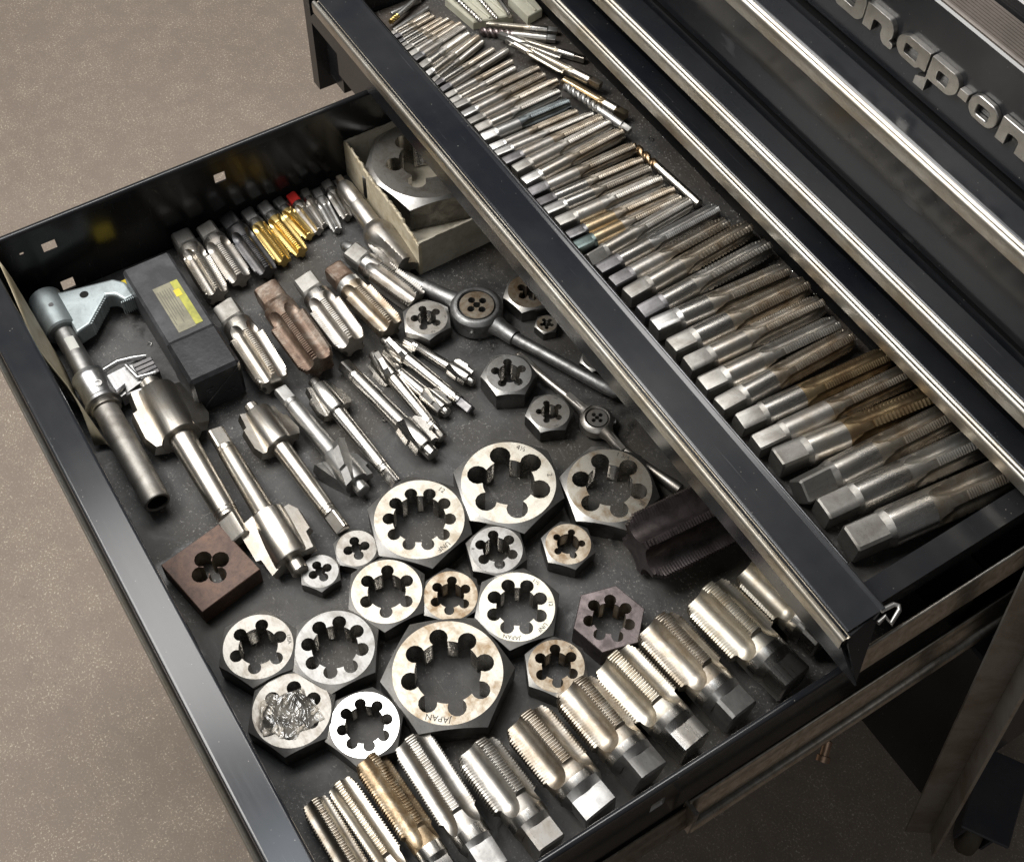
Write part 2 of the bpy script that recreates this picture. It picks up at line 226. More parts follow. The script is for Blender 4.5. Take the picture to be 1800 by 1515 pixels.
def plain(name, base, rough, metallic=0, nscale=0, ncol=None, lo=.4, hi=.65, bmp=0, trans=0, ior=1.45, alpha=1):
    m, nt, b = nodes_of(name)
    if nscale:
        v, oi = coords(nt)
        n1 = noise(nt, v, nscale, 7, .65)
        nt.links.new(ramp(nt, n1, [(lo, base), (hi, ncol)]), b.inputs['Base Color'])
        if bmp: bump(nt, b, noise(nt, v, nscale * 6, 4), bmp, .0003)
    else: b.inputs['Base Color'].default_value = (*base, 1)
    b.inputs['Roughness'].default_value = rough; b.inputs['Metallic'].default_value = metallic
    b.inputs['Transmission Weight'].default_value = trans; b.inputs['IOR'].default_value = ior
    b.inputs['Alpha'].default_value = alpha
    return m
plain('marking', (.05, .045, .04), .6)
plain('cardboard', (.42, .38, .30), .9, 0, 60, (.56, .52, .43), .38, .6, .5)
plain('cardboard_torn', (.50, .42, .28), .95, 0, 120, (.64, .57, .43), .38, .6, .9)
plain('case_plastic', (.030, .030, .032), .40, 0, 70, (.066, .066, .07), .42, .7, .35)
plain('case_cap_plastic', (.014, .0145, .016), .30, 0, 60, (.036, .036, .04), .45, .72, .3)
plain('label_paper', (.17, .16, .115), .6, 0, 90, (.25, .235, .165), .4, .6)
plain('label_lime', (.27, .27, .06), .55, 0, 120, (.42, .41, .07), .4, .6)
plain('yellow_card', (.62, .46, .03), .6, 0, 80, (.72, .56, .05), .4, .6)
plain('old_paper', (.30, .25, .16), .5, 0, 35, (.46, .41, .30), .38, .66, .4)
plain('white_chip', (.62, .62, .57), .5)
plain('clear_case', (.66, .65, .54), .25, 0, 50, (.56, .54, .43), .4, .6, 0, .35, 1.30)
plain('rubber_wheel', (.075, .062, .045), .7, 0, 40, (.10, .085, .06))
plain('blue_grey_plate', (.055, .056, .066), .5, .3, 30, (.075, .072, .078))
plain('hollow_shade', (.004, .004, .004), .9)  # near-black colour stands in for the shade inside hollows
m = plain('cling_film', (1, 1, 1), .04, 0, 0, None, trans=1.0, ior=1.35)
plain('swarf', (.75, .74, .70), .25, 1.0)

def liner_mat(name, base, hi, brown, speck):
    """rubber sheet: dusty worn patches, oily dark stains, scuffs, glittering filings"""
    m, nt, b = nodes_of(name)
    v, oi = coords(nt)
    n1 = noise(nt, v, 20, 8, .72, .5)
    col = ramp(nt, n1, [(.34, base), (.50, tuple((p + q) / 2 for p, q in zip(base, hi))), (.66, hi)])
    bn = ramp(nt, noise(nt, v, 7, 6), [(.46, 0.0), (.62, .85)])
    col = mixc(nt, bn, col, brown)
    oil = ramp(nt, noise(nt, v, 13, 6, .6, 1.2), [(.58, 0.0), (.66, .85)])
    col = mixc(nt, oil, col, (.011, .010, .009))
    sv, _ = coords(nt, (24, 260, 1))
    scf = ramp(nt, noise(nt, sv, 1, 5, .7), [(.62, 0.0), (.76, .5)])
    col = mixc(nt, scf, col, tuple(k * 1.7 for k in hi))
    n2 = noise(nt, v, 560, 3, .75)
    sp = ramp(nt, n2, [(.585, 0.0), (.69, speck)])
    gate = ramp(nt, noise(nt, v, 24, 6), [(.40, .03), (.62, 1.0)])
    col = mixc(nt, mul(nt, sp, gate), col, (.46, .44, .41))
    nt.links.new(col, b.inputs['Base Color'])
    rg = nt.nodes.new('ShaderNodeMapRange'); rg.inputs[3].default_value = .62; rg.inputs[4].default_value = .28
    nt.links.new(oil, rg.inputs[0]); nt.links.new(rg.outputs[0], b.inputs['Roughness'])
    b.inputs['Specular IOR Level'].default_value = .38
    bump(nt, b, n2, .5, .0004)
liner_mat('rubber_liner', (.020, .0195, .0195), (.080, .078, .076), (.042, .036, .028), .55)
liner_mat('tray_liner', (.022, .021, .020), (.052, .048, .044), (.046, .034, .025), .6)

def concrete():
    m, nt, b = nodes_of('concrete')
    v, oi = coords(nt)
    n1 = noise(nt, v, 2.2, 8, .6); n2 = noise(nt, v, 26, 8, .75); n3 = noise(nt, v, 420, 3, .8); n4 = noise(nt, v, 150, 5, .8); n5 = noise(nt, v, 7, 6, .7, .5)
    c = ramp(nt, n1, [(.3, (.225, .182, .148)), (.7, (.265, .217, .178))])
    c = mixc(nt, ramp(nt, n2, [(.44, 0.0), (.74, .42)]), c, (.35, .288, .222))
    c = mixc(nt, ramp(nt, n5, [(.60, 0.0), (.70, .30)]), c, (.15, .12, .10))
    c = mixc(nt, ramp(nt, n4, [(.28, .55), (.42, 0.0)]), c, (.16, .13, .108))
    c = mixc(nt, ramp(nt, n4, [(.62, 0.0), (.72, .4)]), c, (.38, .32, .25))
    c = mixc(nt, mul(nt, ramp(nt, n3, [(.565, 0.0), (.66, .9)]), ramp(nt, n2, [(.40, .15), (.60, 1.0)])), c, (.74, .66, .53))
    nt.links.new(c, b.inputs['Base Color']); b.inputs['Roughness'].default_value = .78
    b.inputs['Specular IOR Level'].default_value = .3
    bump(nt, b, n4, .35, .0015)
concrete()

# ------------------------------------------------------------------ mesh helpers (all in mm)
def mesh_obj(name, V, F, mat, parent=None, angle=32, loc=None):
    me = bpy.data.meshes.new(name)
    me.from_pydata([(x * S, y * S, z * S) for x, y, z in V], [], F)
    me.update()
    bm = bmesh.new(); bm.from_mesh(me); bmesh.ops.recalc_face_normals(bm, faces=bm.faces); bm.to_mesh(me); bm.free()
    if angle:
        me.polygons.foreach_set('use_smooth', [True] * len(me.polygons))
        me.set_sharp_from_angle(angle=radians(angle))
    mats = mat if isinstance(mat, (list, tuple)) else [mat]
    for k in mats: me.materials.append(MATS[k])
    o = bpy.data.objects.new(name, me); COL.objects.link(o)
    if parent: o.parent = parent
    if loc: o.location = [c * S for c in loc]
    return o
def thing(name, label, cat, loc, rotz=0, group=None, roty=0, rotx=0):
    o = bpy.data.objects.new(name, None); COL.objects.link(o)
    o.empty_display_size = .01
    o.location = [c * S for c in loc]; o.rotation_euler = (rotx, roty, rotz)
    tag(o, label, cat, group); return o
def tag(o, label, cat, group=None, kind=None):
    if label: o['label'] = label
    if cat: o['category'] = cat
    if group: o['group'] = group
    if kind: o['kind'] = kind
    return o
class MB:
    def __init__(s): s.V = []; s.F = []
    def add(s, V, F):
        n = len(s.V); s.V += [tuple(v) for v in V]; s.F += [tuple(i + n for i in f) for f in F]; return s
    def box(s, x0, x1, y0, y1, z0, z1):
        V = [(x, y, z) for x in (x0, x1) for y in (y0, y1) for z in (z0, z1)]
        return s.add(V, [(0, 1, 3, 2), (4, 6, 7, 5), (0, 4, 5, 1), (2, 3, 7, 6), (0, 2, 6, 4), (1, 5, 7, 3)])
    def cbox(s, x0, x1, y0, y1, z0, z1, c):
        """box with chamfered edges"""
        P = []
        for sx, x in ((-1, x0), (1, x1)):
            for sy, y in ((-1, y0), (1, y1)):
                for sz, z in ((-1, z0), (1, z1)):
                    P += [(x, y - sy * c, z - sz * c), (x - sx * c, y, z - sz * c), (x - sx * c, y - sy * c, z)]
        bm = bmesh.new()
        for p in P: bm.verts.new(p)
        bmesh.ops.convex_hull(bm, input=bm.verts)
        bmesh.ops.dissolve_limit(bm, angle_limit=.02, verts=bm.verts, edges=bm.edges)
        bm.verts.index_update()
        V = [tuple(v.co) for v in bm.verts]; F = [tuple(v.index for v in f.verts) for f in bm.faces]; bm.free()
        return s.add(V, F)
    def loft(s, rings, cap0=True, cap1=True, closed=True):
        n = len(rings[0]); V = [p for r in rings for p in r]; F = []
        for i in range(len(rings) - 1):
            for j in range(n if closed else n - 1):
                k = (j + 1) % n
                F.append((i * n + j, i * n + k, (i + 1) * n + k, (i + 1) * n + j))
        for flag, i in ((cap0, 0), (cap1, len(rings) - 1)):
            if flag:
                c = [sum(p[t] for p in rings[i]) / n for t in range(3)]
                V.append(tuple(c)); ci = len(V) - 1
                for j in range(n): F.append((i * n + j, i * n + (j + 1) % n, ci))
        return s.add(V, F)
    def lathe(s, prof, n=24, cap0=True, cap1=True, zc=0):
        """prof: (x, r) along local x axis"""
        return s.loft([[(x, r * cos(2 * pi * j / n), zc + r * sin(2 * pi * j / n)) for j in range(n)] for x, r in prof], cap0, cap1)
    def prism(s, pts, axis, a, b):
        """extrude a 2D polygon along an axis from a to b"""
        def P(u, v, w): return {'x': (w, u, v), 'y': (u, w, v), 'z': (u, v, w)}[axis]
        n = len(pts); V = [P(u, v, a) for u, v in pts] + [P(u, v, b) for u, v in pts]
        F = [tuple(range(n)), tuple(range(n, 2 * n))] + [(i, (i + 1) % n, n + (i + 1) % n, n + i) for i in range(n)]
        return s.add(V, F)
    def sweep(s, prof, axis, a, b, steps=1):
        """open profile polyline swept along an axis"""
        def P(u, v, w): return {'x': (w, u, v), 'y': (u, w, v)}[axis]
        q = [prof[0]]                          # support points keep long flats flat under smooth shading
        for (u0, v0), (u1, v1) in zip(prof, prof[1:]):
            l = sqrt((u1 - u0) ** 2 + (v1 - v0) ** 2)
            if l > 3:
                k = .3 / l
                q += [(u0 + (u1 - u0) * k, v0 + (v1 - v0) * k), (u1 - (u1 - u0) * k, v1 - (v1 - v0) * k)]
            q.append((u1, v1))
        prof = q
        rings = [[P(u, v, a + (b - a) * i / steps) for u, v in prof] for i in range(steps + 1)]
        return s.loft(rings, False, False, closed=False)
    def tube(s, path, rad, n=10, cap=True):
        rings = []; prev = None
        for i, p in enumerate(path):
            p = Vector(p); r = rad[i] if isinstance(rad, (list, tuple)) else rad
            d = (Vector(path[min(i + 1, len(path) - 1)]) - Vector(path[max(i - 1, 0)])).normalized()
            a = d.cross(Vector((0, 0, 1)))
            if a.length < .05: a = d.cross(Vector((0, 1, 0)))
            a.normalize(); c = a.cross(d)
            rings.append([tuple(p + a * (r * cos(2 * pi * j / n)) + c * (r * sin(2 * pi * j / n))) for j in range(n)])
        return s.loft(rings, cap, cap)
    def ico(s, c, r):
        t = (1 + 5 ** .5) / 2; k = r / sqrt(1 + t * t)
        V = [(-1, t, 0), (1, t, 0), (-1, -t, 0), (1, -t, 0), (0, -1, t), (0, 1, t), (0, -1, -t), (0, 1, -t), (t, 0, -1), (t, 0, 1), (-t, 0, -1), (-t, 0, 1)]
        F = [(0, 11, 5), (0, 5, 1), (0, 1, 7), (0, 7, 10), (0, 10, 11), (1, 5, 9), (5, 11, 4), (11, 10, 2), (10, 7, 6), (7, 1, 8), (3, 9, 4), (3, 4, 2), (3, 2, 6), (3, 6, 8), (3, 8, 9), (4, 9, 5), (2, 4, 11), (6, 2, 10), (8, 6, 7), (9, 8, 1)]
        return s.add([(c[0] + x * k, c[1] + y * k, c[2] + z * k) for x, y, z in V], F)
    def obj(s, name, mat, parent=None, angle=32, loc=None): return mesh_obj(name, s.V, s.F, mat, parent, angle, loc)

def text_mesh(name, txt, size, mat, parent, loc, rot, depth=.12):
    c = bpy.data.curves.new(name, 'FONT'); c.body = txt; c.size = size * S * 1.4; c.extrude = depth * S * .5
    c.align_x = 'CENTER'; c.align_y = 'CENTER'; c.resolution_u = 2
    t = bpy.data.objects.new('tmp_text', c); COL.objects.link(t)
    dg = bpy.context.evaluated_depsgraph_get()
    me = bpy.data.meshes.new_from_object(t.evaluated_get(dg)); me.name = name
    bpy.data.objects.remove(t); bpy.data.curves.remove(c)
    me.materials.clear(); me.materials.append(MATS[mat])
    o = bpy.data.objects.new(name, me); COL.objects.link(o); o.parent = parent
    o.location = [v * S for v in loc]; o.rotation_euler = rot
    return o

# ------------------------------------------------------------------ fluted tap
def section(nf, R, rb, beta, phase, lift, rland, nfl=9, nla=5):
    """polar cross-section of a fluted bar: nf circular flutes (full depth rb at radius R), lifted outwards by lift, land radius rland"""
    c0 = (R * R - rb * rb) / (2 * (R * cos(beta) - rb)); rho = c0 - rb; c = c0 + lift
    k = (rland * rland + c * c - rho * rho) / (2 * rland * c)
    be = math.acos(k) if -1 < k < 1 else .0005          # half-angle at which the flute breaks the land surface
    out = []
    for i_ in range(nf):
        ph = phase + 2 * pi * i_ / nf
        for i in range(nfl):
            t = -1 + 2 * i / (nfl - 1); a = be * sin(t * pi / 2)
            q = rho * rho - (c * sin(a)) ** 2
            r = c * cos(a) - sqrt(q) if q > 0 else 9e9
            out.append((ph + a, min(r, rland)))
        gap = 2 * pi / nf - 2 * be
        for i in range(1, nla + 1):
            out.append((ph + be + gap * i / (nla + 1), rland))
    return out
def fluted(x0, x1, xr, R0, R1, nf, pitch, phase, th, depth, beta_k=.60, Rs=None, chamfer=3, zc=0):
    """thread from x0 (shank side, radius R0) to x1 (tip, R1); flutes run out over xr before x0 at shank radius Rs"""
    mb = MB(); rings = []
    beta = pi / nf * beta_k; Rs = Rs or R0
    def ring(x, R, rl, lift):
        rb = R * depth
        return [(x, r * cos(a), zc + r * sin(a)) for a, r in section(nf, R, rb, beta, phase, lift, rl)]
    ns = 9
    for i in range(ns):                       # run-out scoop on the shank
        t = i / ns
        lift = max(Rs - R0 * depth, .1) * 1.02 * (1 - t) ** 2.0
        rings.append(ring(x0 - xr * (1 - t), R0, Rs, lift))
    n = max(2, int((x1 - x0) / pitch))
    p = (x1 - x0) / n
    for i in range(n):
        t = i / n; R = R0 + (R1 - R0) * t
        if i >= n - chamfer: R *= 1 - .055 * (i - (n - chamfer) + 1)
        x = x0 + i * p
        for dx, rl in ((.04, R - th), (.36, R), (.60, R), (.96, R - th)):
            rings.append(ring(x + dx * p, R0 + (R1 - R0) * t, rl, 0)) if pitch >= 1.7 else None
        if pitch < 1.7:
            rings.append(ring(x + .05 * p, R0 + (R1 - R0) * t, R - th, 0)); rings.append(ring(x + .55 * p, R0 + (R1 - R0) * t, R, 0))
    rings.append(ring(x1, R1, R1 * .80, 0))
    return mb.loft(rings, False, True)
def square_end(x0, x1, xs, R, side, zc, ang=0):
    """square drive from x0 to x1 blending to the round shank (radius R) until xs"""
    mb = MB(); n = 32; h = side / 2
    def sq(a):
        a = (a - ang + pi / 4) % (pi / 2) - pi / 4
        return h / cos(a)
    def ring(x, f): 
        return [(x, f(2 * pi * (j + .5) / n) * cos(2 * pi * (j + .5) / n), zc + f(2 * pi * (j + .5) / n) * sin(2 * pi * (j + .5) / n)) for j in range(n)]
    body = lambda a: min(R * .985, sq(a))
    rings = [ring(x0, lambda a: body(a) * .90), ring(x0 + min(1.2, side * .1), body), ring(x1, body), ring(x1 + .02, lambda a: max(body(a), R * .80)),
             ring(xs, lambda a: R * .995)]
    return mb.loft(rings, True, False)

def make_tap(name, label, cat, group, p0, p1, D, zf, mats, nf=4, sq=.70, fsq=.16, fsh=.34, pitch=2.2, taper=1.0, ds=1.0,
             phase=None, run=1.0, depth=.52, sqang=None, bk=.50, zup=0, tilt=0):
    """tap lying on zf, square end at p0, thread tip at p1"""
    L = sqrt((p1[0] - p0[0]) ** 2 + (p1[1] - p0[1]) ** 2); a = atan2(p1[1] - p0[1], p1[0] - p0[0])
    R = D / 2; Rs = R * ds; zc = max(R, Rs) + zup
    t = thing(name, label, cat, (p0[0], p0[1], zf), a, group, roty=tilt)
    phase = random.uniform(0, pi / 2) if phase is None else phase
    sqang = random.uniform(-.35, .35) if sqang is None else sqang
    xa = L * fsq; xb = xa + max(1.0, Rs * .35); xc = L * (fsq + fsh)
    xr = min(R * 2.0 * run, (xc - xb) * .62)
    msq, msh, mfl = mats
    square_end(0, xa, xb, Rs, Rs * 2 * sq, zc, sqang).obj('drive_square', msq, t)
    MB().lathe([(xb, Rs * .995), (xb + .4, Rs), (xc - xr, Rs)], 32, False, False, zc).obj('shank', msh, t)
    fluted(xc, L, xr, R, R * taper, nf, pitch, phase, min(pitch * .46, R * .20), depth, bk, Rs, zc=zc).obj('fluted_thread', mfl, t)
    return t
steel('purple_light', (.42, .36, .35), (.25, .20, .20), .8, .36)
steel('spiral_amber', (.42, .30, .18), (.25, .17, .10), .8, .32)
plain('lid_brown', (.105, .090, .078), .45, .2, 30, (.15, .128, .11), .4, .65, .3)
def cling():
    m, nt, b = nodes_of('cling')
    out = nt.nodes['Material Output']; nt.nodes.remove(b)
    tr = nt.nodes.new('ShaderNodeBsdfTransparent'); gl = nt.nodes.new('ShaderNodeBsdfGlossy'); gl.inputs['Roughness'].default_value = .16
    df = nt.nodes.new('ShaderNodeBsdfDiffuse'); df.inputs[0].default_value = (.78, .72, .62, 1)
    tr.inputs[0].default_value = (.95, .93, .90, 1)
    fr = nt.nodes.new('ShaderNodeFresnel'); fr.inputs[0].default_value = 1.75
    v, oi = coords(nt)
    m0 = nt.nodes.new('ShaderNodeMixShader'); nt.links.new(ramp(nt, noise(nt, v, 90, 4), [(.42, .05), (.68, .30)]), m0.inputs[0]); nt.links.new(tr.outputs[0], m0.inputs[1]); nt.links.new(df.outputs[0], m0.inputs[2])
    mx = nt.nodes.new('ShaderNodeMixShader')
    nt.links.new(fr.outputs[0], mx.inputs[0]); nt.links.new(m0.outputs[0], mx.inputs[1]); nt.links.new(gl.outputs[0], mx.inputs[2]); nt.links.new(mx.outputs[0], out.inputs[0])
cling()

steel('milled', (.31, .30, .28), (.20, .185, .165), .8, .50, var=.3)
steel('milled_dark', (.17, .165, .168), (.10, .095, .095), .8, .48, var=.25)
steel('face_grey', (.28, .275, .265), (.17, .16, .145), .85, .46, scale=80, lo=.46)
steel('face_grey_warm', (.32, .305, .28), (.19, .165, .135), .85, .46, scale=80, lo=.45)

steel('bead_steel', (.10, .10, .105), (.05, .05, .05), .7, .25, bmp=.03)

plain('label_ink', (.12, .115, .09), .7)

plain('bore_shade', (.03, .028, .026), .6, .6)  # shade inside the tube handle, put into the colour

steel('knurled_dull', (.33, .315, .29), (.19, .175, .155), .8, .50, scale=60)

# ------------------------------------------------------------------ threading dies
def clover(n, rt, rd, rh, a0, nl=11, na=5):
    """outline of a die bore: n round chip holes (radius rh at distance rd) opening into a threaded bore of radius rt"""
    # neck half-angle seen from the centre where the hole circle meets radius rt
    cosn = (rt * rt + rd * rd - rh * rh) / (2 * rt * rd)
    if cosn >= 1: cosn = .999
    g = math.acos(max(-1, min(1, cosn)))
    out = []
    for k in range(n):
        c = a0 + 2 * pi * k / n
        cx, cy = rd * cos(c), rd * sin(c)
        # arc of hole circle from neck point at angle c-g round the outside to c+g
        s0 = atan2(rt * sin(c - g) - cy, rt * cos(c - g) - cx); s1 = atan2(rt * sin(c + g) - cy, rt * cos(c + g) - cx)
        while s1 < s0: s1 += 2 * pi
        for i in range(nl):
            s = s0 + (s1 - s0) * i / (nl - 1)
            out.append((cx + rh * cos(s), cy + rh * sin(s), False))
        b0 = c + g; b1 = c + 2 * pi / n - g
        for i in range(1, na + 1):
            b = b0 + (b1 - b0) * i / (na + 1)
            out.append((rt * cos(b), rt * sin(b), True))
    return out
def fill_ring(outer, inner, z):
    bm = bmesh.new()
    def loop(P):
        vs = [bm.verts.new((x, y, z)) for x, y in P]
        return [bm.edges.new((vs[i], vs[(i + 1) % len(vs)])) for i in range(len(vs))]
    es = loop(outer) + loop(inner)
    bmesh.ops.triangle_fill(bm, use_beauty=True, use_dissolve=False, edges=es)
    bm.verts.index_update()
    V = [tuple(v.co) for v in bm.verts]; F = [tuple(v.index for v in f.verts) for f in bm.faces]; bm.free()
    return V, F
def hexr(a, af, n=6):
    w = 2 * pi / n
    a = (a + w / 2) % w - w / 2
    return af / cos(a)
def make_die(kind, c, Rc, h, n, la, ca, rt, rd, rh, afr, mat, label, texts, zf=0, group=None, name='hex_die'):
    t = thing(name, label, 'die', (c[0], c[1], zf), 0, group)
    face = {'cream': 'face_cream', 'bright_cream': 'face_bright', 'cream_brown': 'face_cream_brown', 'brown': 'face_brown', 'mirror': 'face_mirror',
            'grey': 'face_grey', 'grey_warm': 'face_grey_warm', 'purple': 'purple_oxide', 'rust': 'rust_block'}[mat]
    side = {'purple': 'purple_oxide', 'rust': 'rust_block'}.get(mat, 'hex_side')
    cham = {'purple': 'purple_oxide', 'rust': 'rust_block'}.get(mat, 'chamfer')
    rd = min(rd, rt + rh * .55)
    bore = clover(n, rt * Rc, rd * Rc, rh * Rc, la)
    NS = 72
    ns = 4 if kind == 'square' else 6
    off = ca - pi / ns
    af = Rc * afr
    # angles: include the exact corners
    angs = sorted({round((ca + 2 * pi * k / NS), 6) for k in range(NS)})
    if kind == 'hex':
        top = [(Rc * cos(a), Rc * sin(a)) for a in angs]
    else:
        top = [((hexr(a - off, af, ns) - .5) * cos(a), (hexr(a - off, af, ns) - .5) * sin(a)) for a in angs]
    V, F = fill_ring(top, [(x, y) for x, y, _ in bore], h)
    f = mesh_obj('face', V, F, face, t, 0)
    # outer side: chamfer cone + flats
    mb = MB(); k = tan(radians(30))
    r0 = [(x, y, h) for x, y in top]; r1 = []; r2 = []; r3 = []
    for a in angs:
        R = hexr(a - off, af, ns)
        dz = (R - Rc) * k if kind == 'hex' else .5
        r1.append((R * cos(a), R * sin(a), h - dz)); r2.append((R * cos(a), R * sin(a), dz * .7)); r3.append(((R - .8) * cos(a), (R - .8) * sin(a), 0))
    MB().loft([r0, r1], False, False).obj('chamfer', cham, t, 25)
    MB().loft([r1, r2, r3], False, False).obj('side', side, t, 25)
    # threaded bore wall
    p = max(1.5, Rc * .065); m = max(4, int((h - 2) / p)); st = [(0, 0), (.9, 0)]
    q = (h - 1.8) / m
    for i in range(m): st += [(.9 + i * q + .05, .0), (.9 + (i + .5) * q, 1.0)]
    st += [(h - .9, 0), (h, 0)]
    rings = []
    for z, d in st:
        fr = 0.0
        if z > h - 1.0 or z < .8: fr = .9 if (z == h or z == 0) else .2
        ring = []
        for x, y, land in bore:
            if land:
                r = sqrt(x * x + y * y); rr = r + (d * p * .38) + (0 if 0 < z < h else 0)
                ring.append((x * rr / r, y * rr / r, z))
            else: ring.append((x, y, z))
        rings.append(ring)
    MB().loft(rings, False, False).obj('threaded_bore', 'steel' if mat not in ('purple', 'rust', 'brown') else 'steel_brownish', t, 30)
    for txt, ang in texts:
        ang += 1.02
        rr = Rc * .885
        text_mesh('stamp', txt, Rc * .115, 'marking', f, (rr * cos(ang), rr * sin(ang), h + .07), (0, 0, ang - pi / 2))
    return t

# ------------------------------------------------------------------ counterbore cutters
def make_counterbore(p0, p1, R, HR, zc, mat, label, i):
    """head end at p0, shank tail at p1"""
    L = sqrt((p1[0] - p0[0]) ** 2 + (p1[1] - p0[1]) ** 2); a = atan2(p1[1] - p0[1], p1[0] - p0[0])
    t = thing('counterbore', label, 'counterbore', (p0[0], p0[1], 0), a, 'counterbore cutters in the lower drawer')
    ms = {'warm': 'steel_warm', 'grey': 'steel_grey', 'steel': 'steel'}[mat]
    Lp = L * .075; Lh = max(HR * 1.95, L * .18); core = min(HR * .63, R * 1.8)
    xh = Lp + Lh
    MB().lathe([(0, R * .70), (.8, R * .78), (Lp, R * .78)], 28, True, False, zc).obj('pilot', ms, t)
    MB().lathe([(Lp, R * .78), (Lp + .02, core * .97), (Lp + .8, core), (xh - .8, core), (xh, core * .95), (xh + .05, R * 1.02)], 36, False, False, zc).obj('head_core', ms, t)
    nb = 2 if i in (0, 1, 2, 4) else 3
    tw = core * .55
    a0 = (-.34, -.30, -.36, 1.0, -.4, .5, -.5, .9, -.4, .4)[i % 10]
    for b in range(nb):
        th = a0 + 2 * pi * b / nb
        prof = [(Lp + .2, core * .5), (Lp - L * .012, HR * .80), (Lp + Lh * .30, HR * .84), (Lp + Lh * .33, HR), (Lp + Lh * .80, HR * .98), (xh - .6, HR * .80), (xh - .2, core * .5)]
        V = []; F = []
        n = len(prof)
        for s_ in (-1, 1):
            for x, r in prof:
                w = s_ * tw * (.5 + .35 * (1 - r / HR)) + (x - Lp) * .16 * (1 if i != 3 else 2.4)
                y = r * cos(th) - w * sin(th); z = r * sin(th) + w * cos(th)
                V.append((x, y, zc + z))
        F = [tuple(range(n)), tuple(range(n, 2 * n))] + [(j, (j + 1) % n, n + (j + 1) % n, n + j) for j in range(n)]
        mesh_obj('cutting_blade', V, F, ms, t, 20)
    # shank with wear grooves, then the flatted tail
    xe = L * .86; R2 = R * .86
    MB().lathe([(xh, R * 1.02), (xh + 1.2, R), (xe - 4, R2 + (R - R2) * .1), (xe - 3.6, R2 * .95), (xe - 2.8, R2 * .95), (xe - 2.4, R2), (xe - 1.2, R2), (xe - .8, R2 * .95), (xe, R2 * .96)], 32, False, False, zc).obj('shank', ms, t)
    n = 32; hh = R2 * .62; rings = []
    ang = (.5, .2, .6, .1, .9, .4, .7, .3, .5, .2)[i % 10]
    def ring(x, f): return [(x, f(2 * pi * j / n) * cos(2 * pi * j / n), zc + f(2 * pi * j / n) * sin(2 * pi * j / n)) for j in range(n)]
    flat = lambda q: min(R2 * .95, hh / max(.05, abs(cos(q - ang - pi / 2))))
    if i in (5, 8): flat = lambda q: min(R2 * .98, R2 * .76 / cos((q - ang + pi / 4) % (pi / 2) - pi / 4))
    rings = [ring(xe, lambda q: R2 * .96), ring(xe + L * .012, lambda q: R2 * .96), ring(xe + L * .016, flat), ring(L - 1, flat), ring(L, lambda q: flat(q) * .86)]
    MB().loft(rings, False, True).obj('tail_flat', 'steel_dark' if i == 8 else ms, t, 25)
    return t

def twist_drill(name, label, cat, p0, p1, D, zf, mspi, msh, fs=.45, group=None, zup=0, sq=True, turns=3.0, tilt=0):
    """spiral fluted tool, spiral end at p0, shank end at p1"""
    L = sqrt((p1[0] - p0[0]) ** 2 + (p1[1] - p0[1]) ** 2); a = atan2(p1[1] - p0[1], p1[0] - p0[0]); R = D / 2; zc = R + zup
    t = thing(name, label, cat, (p0[0], p0[1], zf), a, group, roty=tilt)
    rings = []; ns = 36; xs = L * fs; n = 20
    for i in range(ns + 1):
        f = i / ns; tw = 2 * pi * turns * f
        cut = .48 * min(1, (1 - f) * 5); tipk = min(1, .35 + f * 14)
        ring = []
        for j in range(n):
            q = 2 * pi * j / n
            r = R * tipk * (1 - cut * max(0, cos(2 * (q - tw))) ** 1.3)
            ring.append((xs * f, r * cos(q), zc + r * sin(q)))
        rings.append(ring)
    MB().loft(rings, True, False).obj('spiral_flute', mspi, t, 50)
    if sq:
        MB().lathe([(xs, R), (L * .88, R)], 20, False, False, zc).obj('shank', msh, t)
        e = square_end(0, L * .11, L * .12, R, R * 1.4, zc, .2)
        e.V = [(L - x, y, z) for x, y, z in e.V]; e.obj('drive_square', 'steel_grey', t)
    else:
        MB().lathe([(xs, R), (L - .6, R), (L, R * .85)], 20, False, True, zc).obj('shank', msh, t)
    return t

# ================================================================== the setting: shop floor
ZF = -450
fl = mesh_obj('floor', [(-6000, -5000, ZF), (4000, -5000, ZF), (4000, 5000, ZF), (-6000, 5000, ZF)], [(0, 1, 2, 3)], 'concrete', None, 0)
fl['kind'] = 'structure'

# ================================================================== tool chest body
chest = thing('tool_chest', 'black steel tool chest with raised lettering along the top front', 'tool chest', (0, 0, -230))
def part(mb, name, mat, parent, angle=32, dz=0):
    mb.V = [(x, y, z - dz) for x, y, z in mb.V]
    return mb.obj(name, mat, parent, angle)
CZ = -230
part(MB().cbox(-1090, -88, 480, 960, -230, -16, 2), 'lower_cabinet', 'black_enamel', chest, dz=CZ)
part(MB().cbox(-1090, -779, 482, 960, -11.5, 300, 2), 'left_cabinet', 'black_enamel', chest, dz=CZ)
part(MB().box(-1142, -1126, 470, 560, -275, 300).box(-1126, -1092, 486, 560, -262, 300), 'corner_post', 'black_enamel', chest, dz=CZ)
part(MB().box(-96, -88, 482, 960, -15.5, 300), 'side_panel', 'black_enamel', chest, dz=CZ)
part(MB().box(-778, -121, 940, 960, -11.5, 300), 'back_panel', 'hollow_shade', chest, dz=CZ)
part(MB().box(-778, -121, 510, 939, 162, 299), 'upper_inner_box', 'hollow_shade', chest, dz=CZ)
part(MB().cbox(-800, -100, 503, 516, 299.5, 360.5, 1.2), 'lid_front', 'black_enamel_top', chest, dz=CZ)
lid = MB().sweep([(504.2, 360.2), (504.2, 361.6), (505.6, 362.2), (527, 362.2), (528, 361)], 'x', -800, -100)
for i in range(9):
    y = 507 + i * 2.2
    lid.box(-800, -100, y, y + 1.1, 362, 362.7)
part(lid, 'lid_ribbed_strip', 'lid_brown', chest, dz=CZ)
part(MB().cbox(-800, -100, 528.5, 960, 352, 372, 2), 'lid_top', 'black_enamel', chest, dz=CZ)

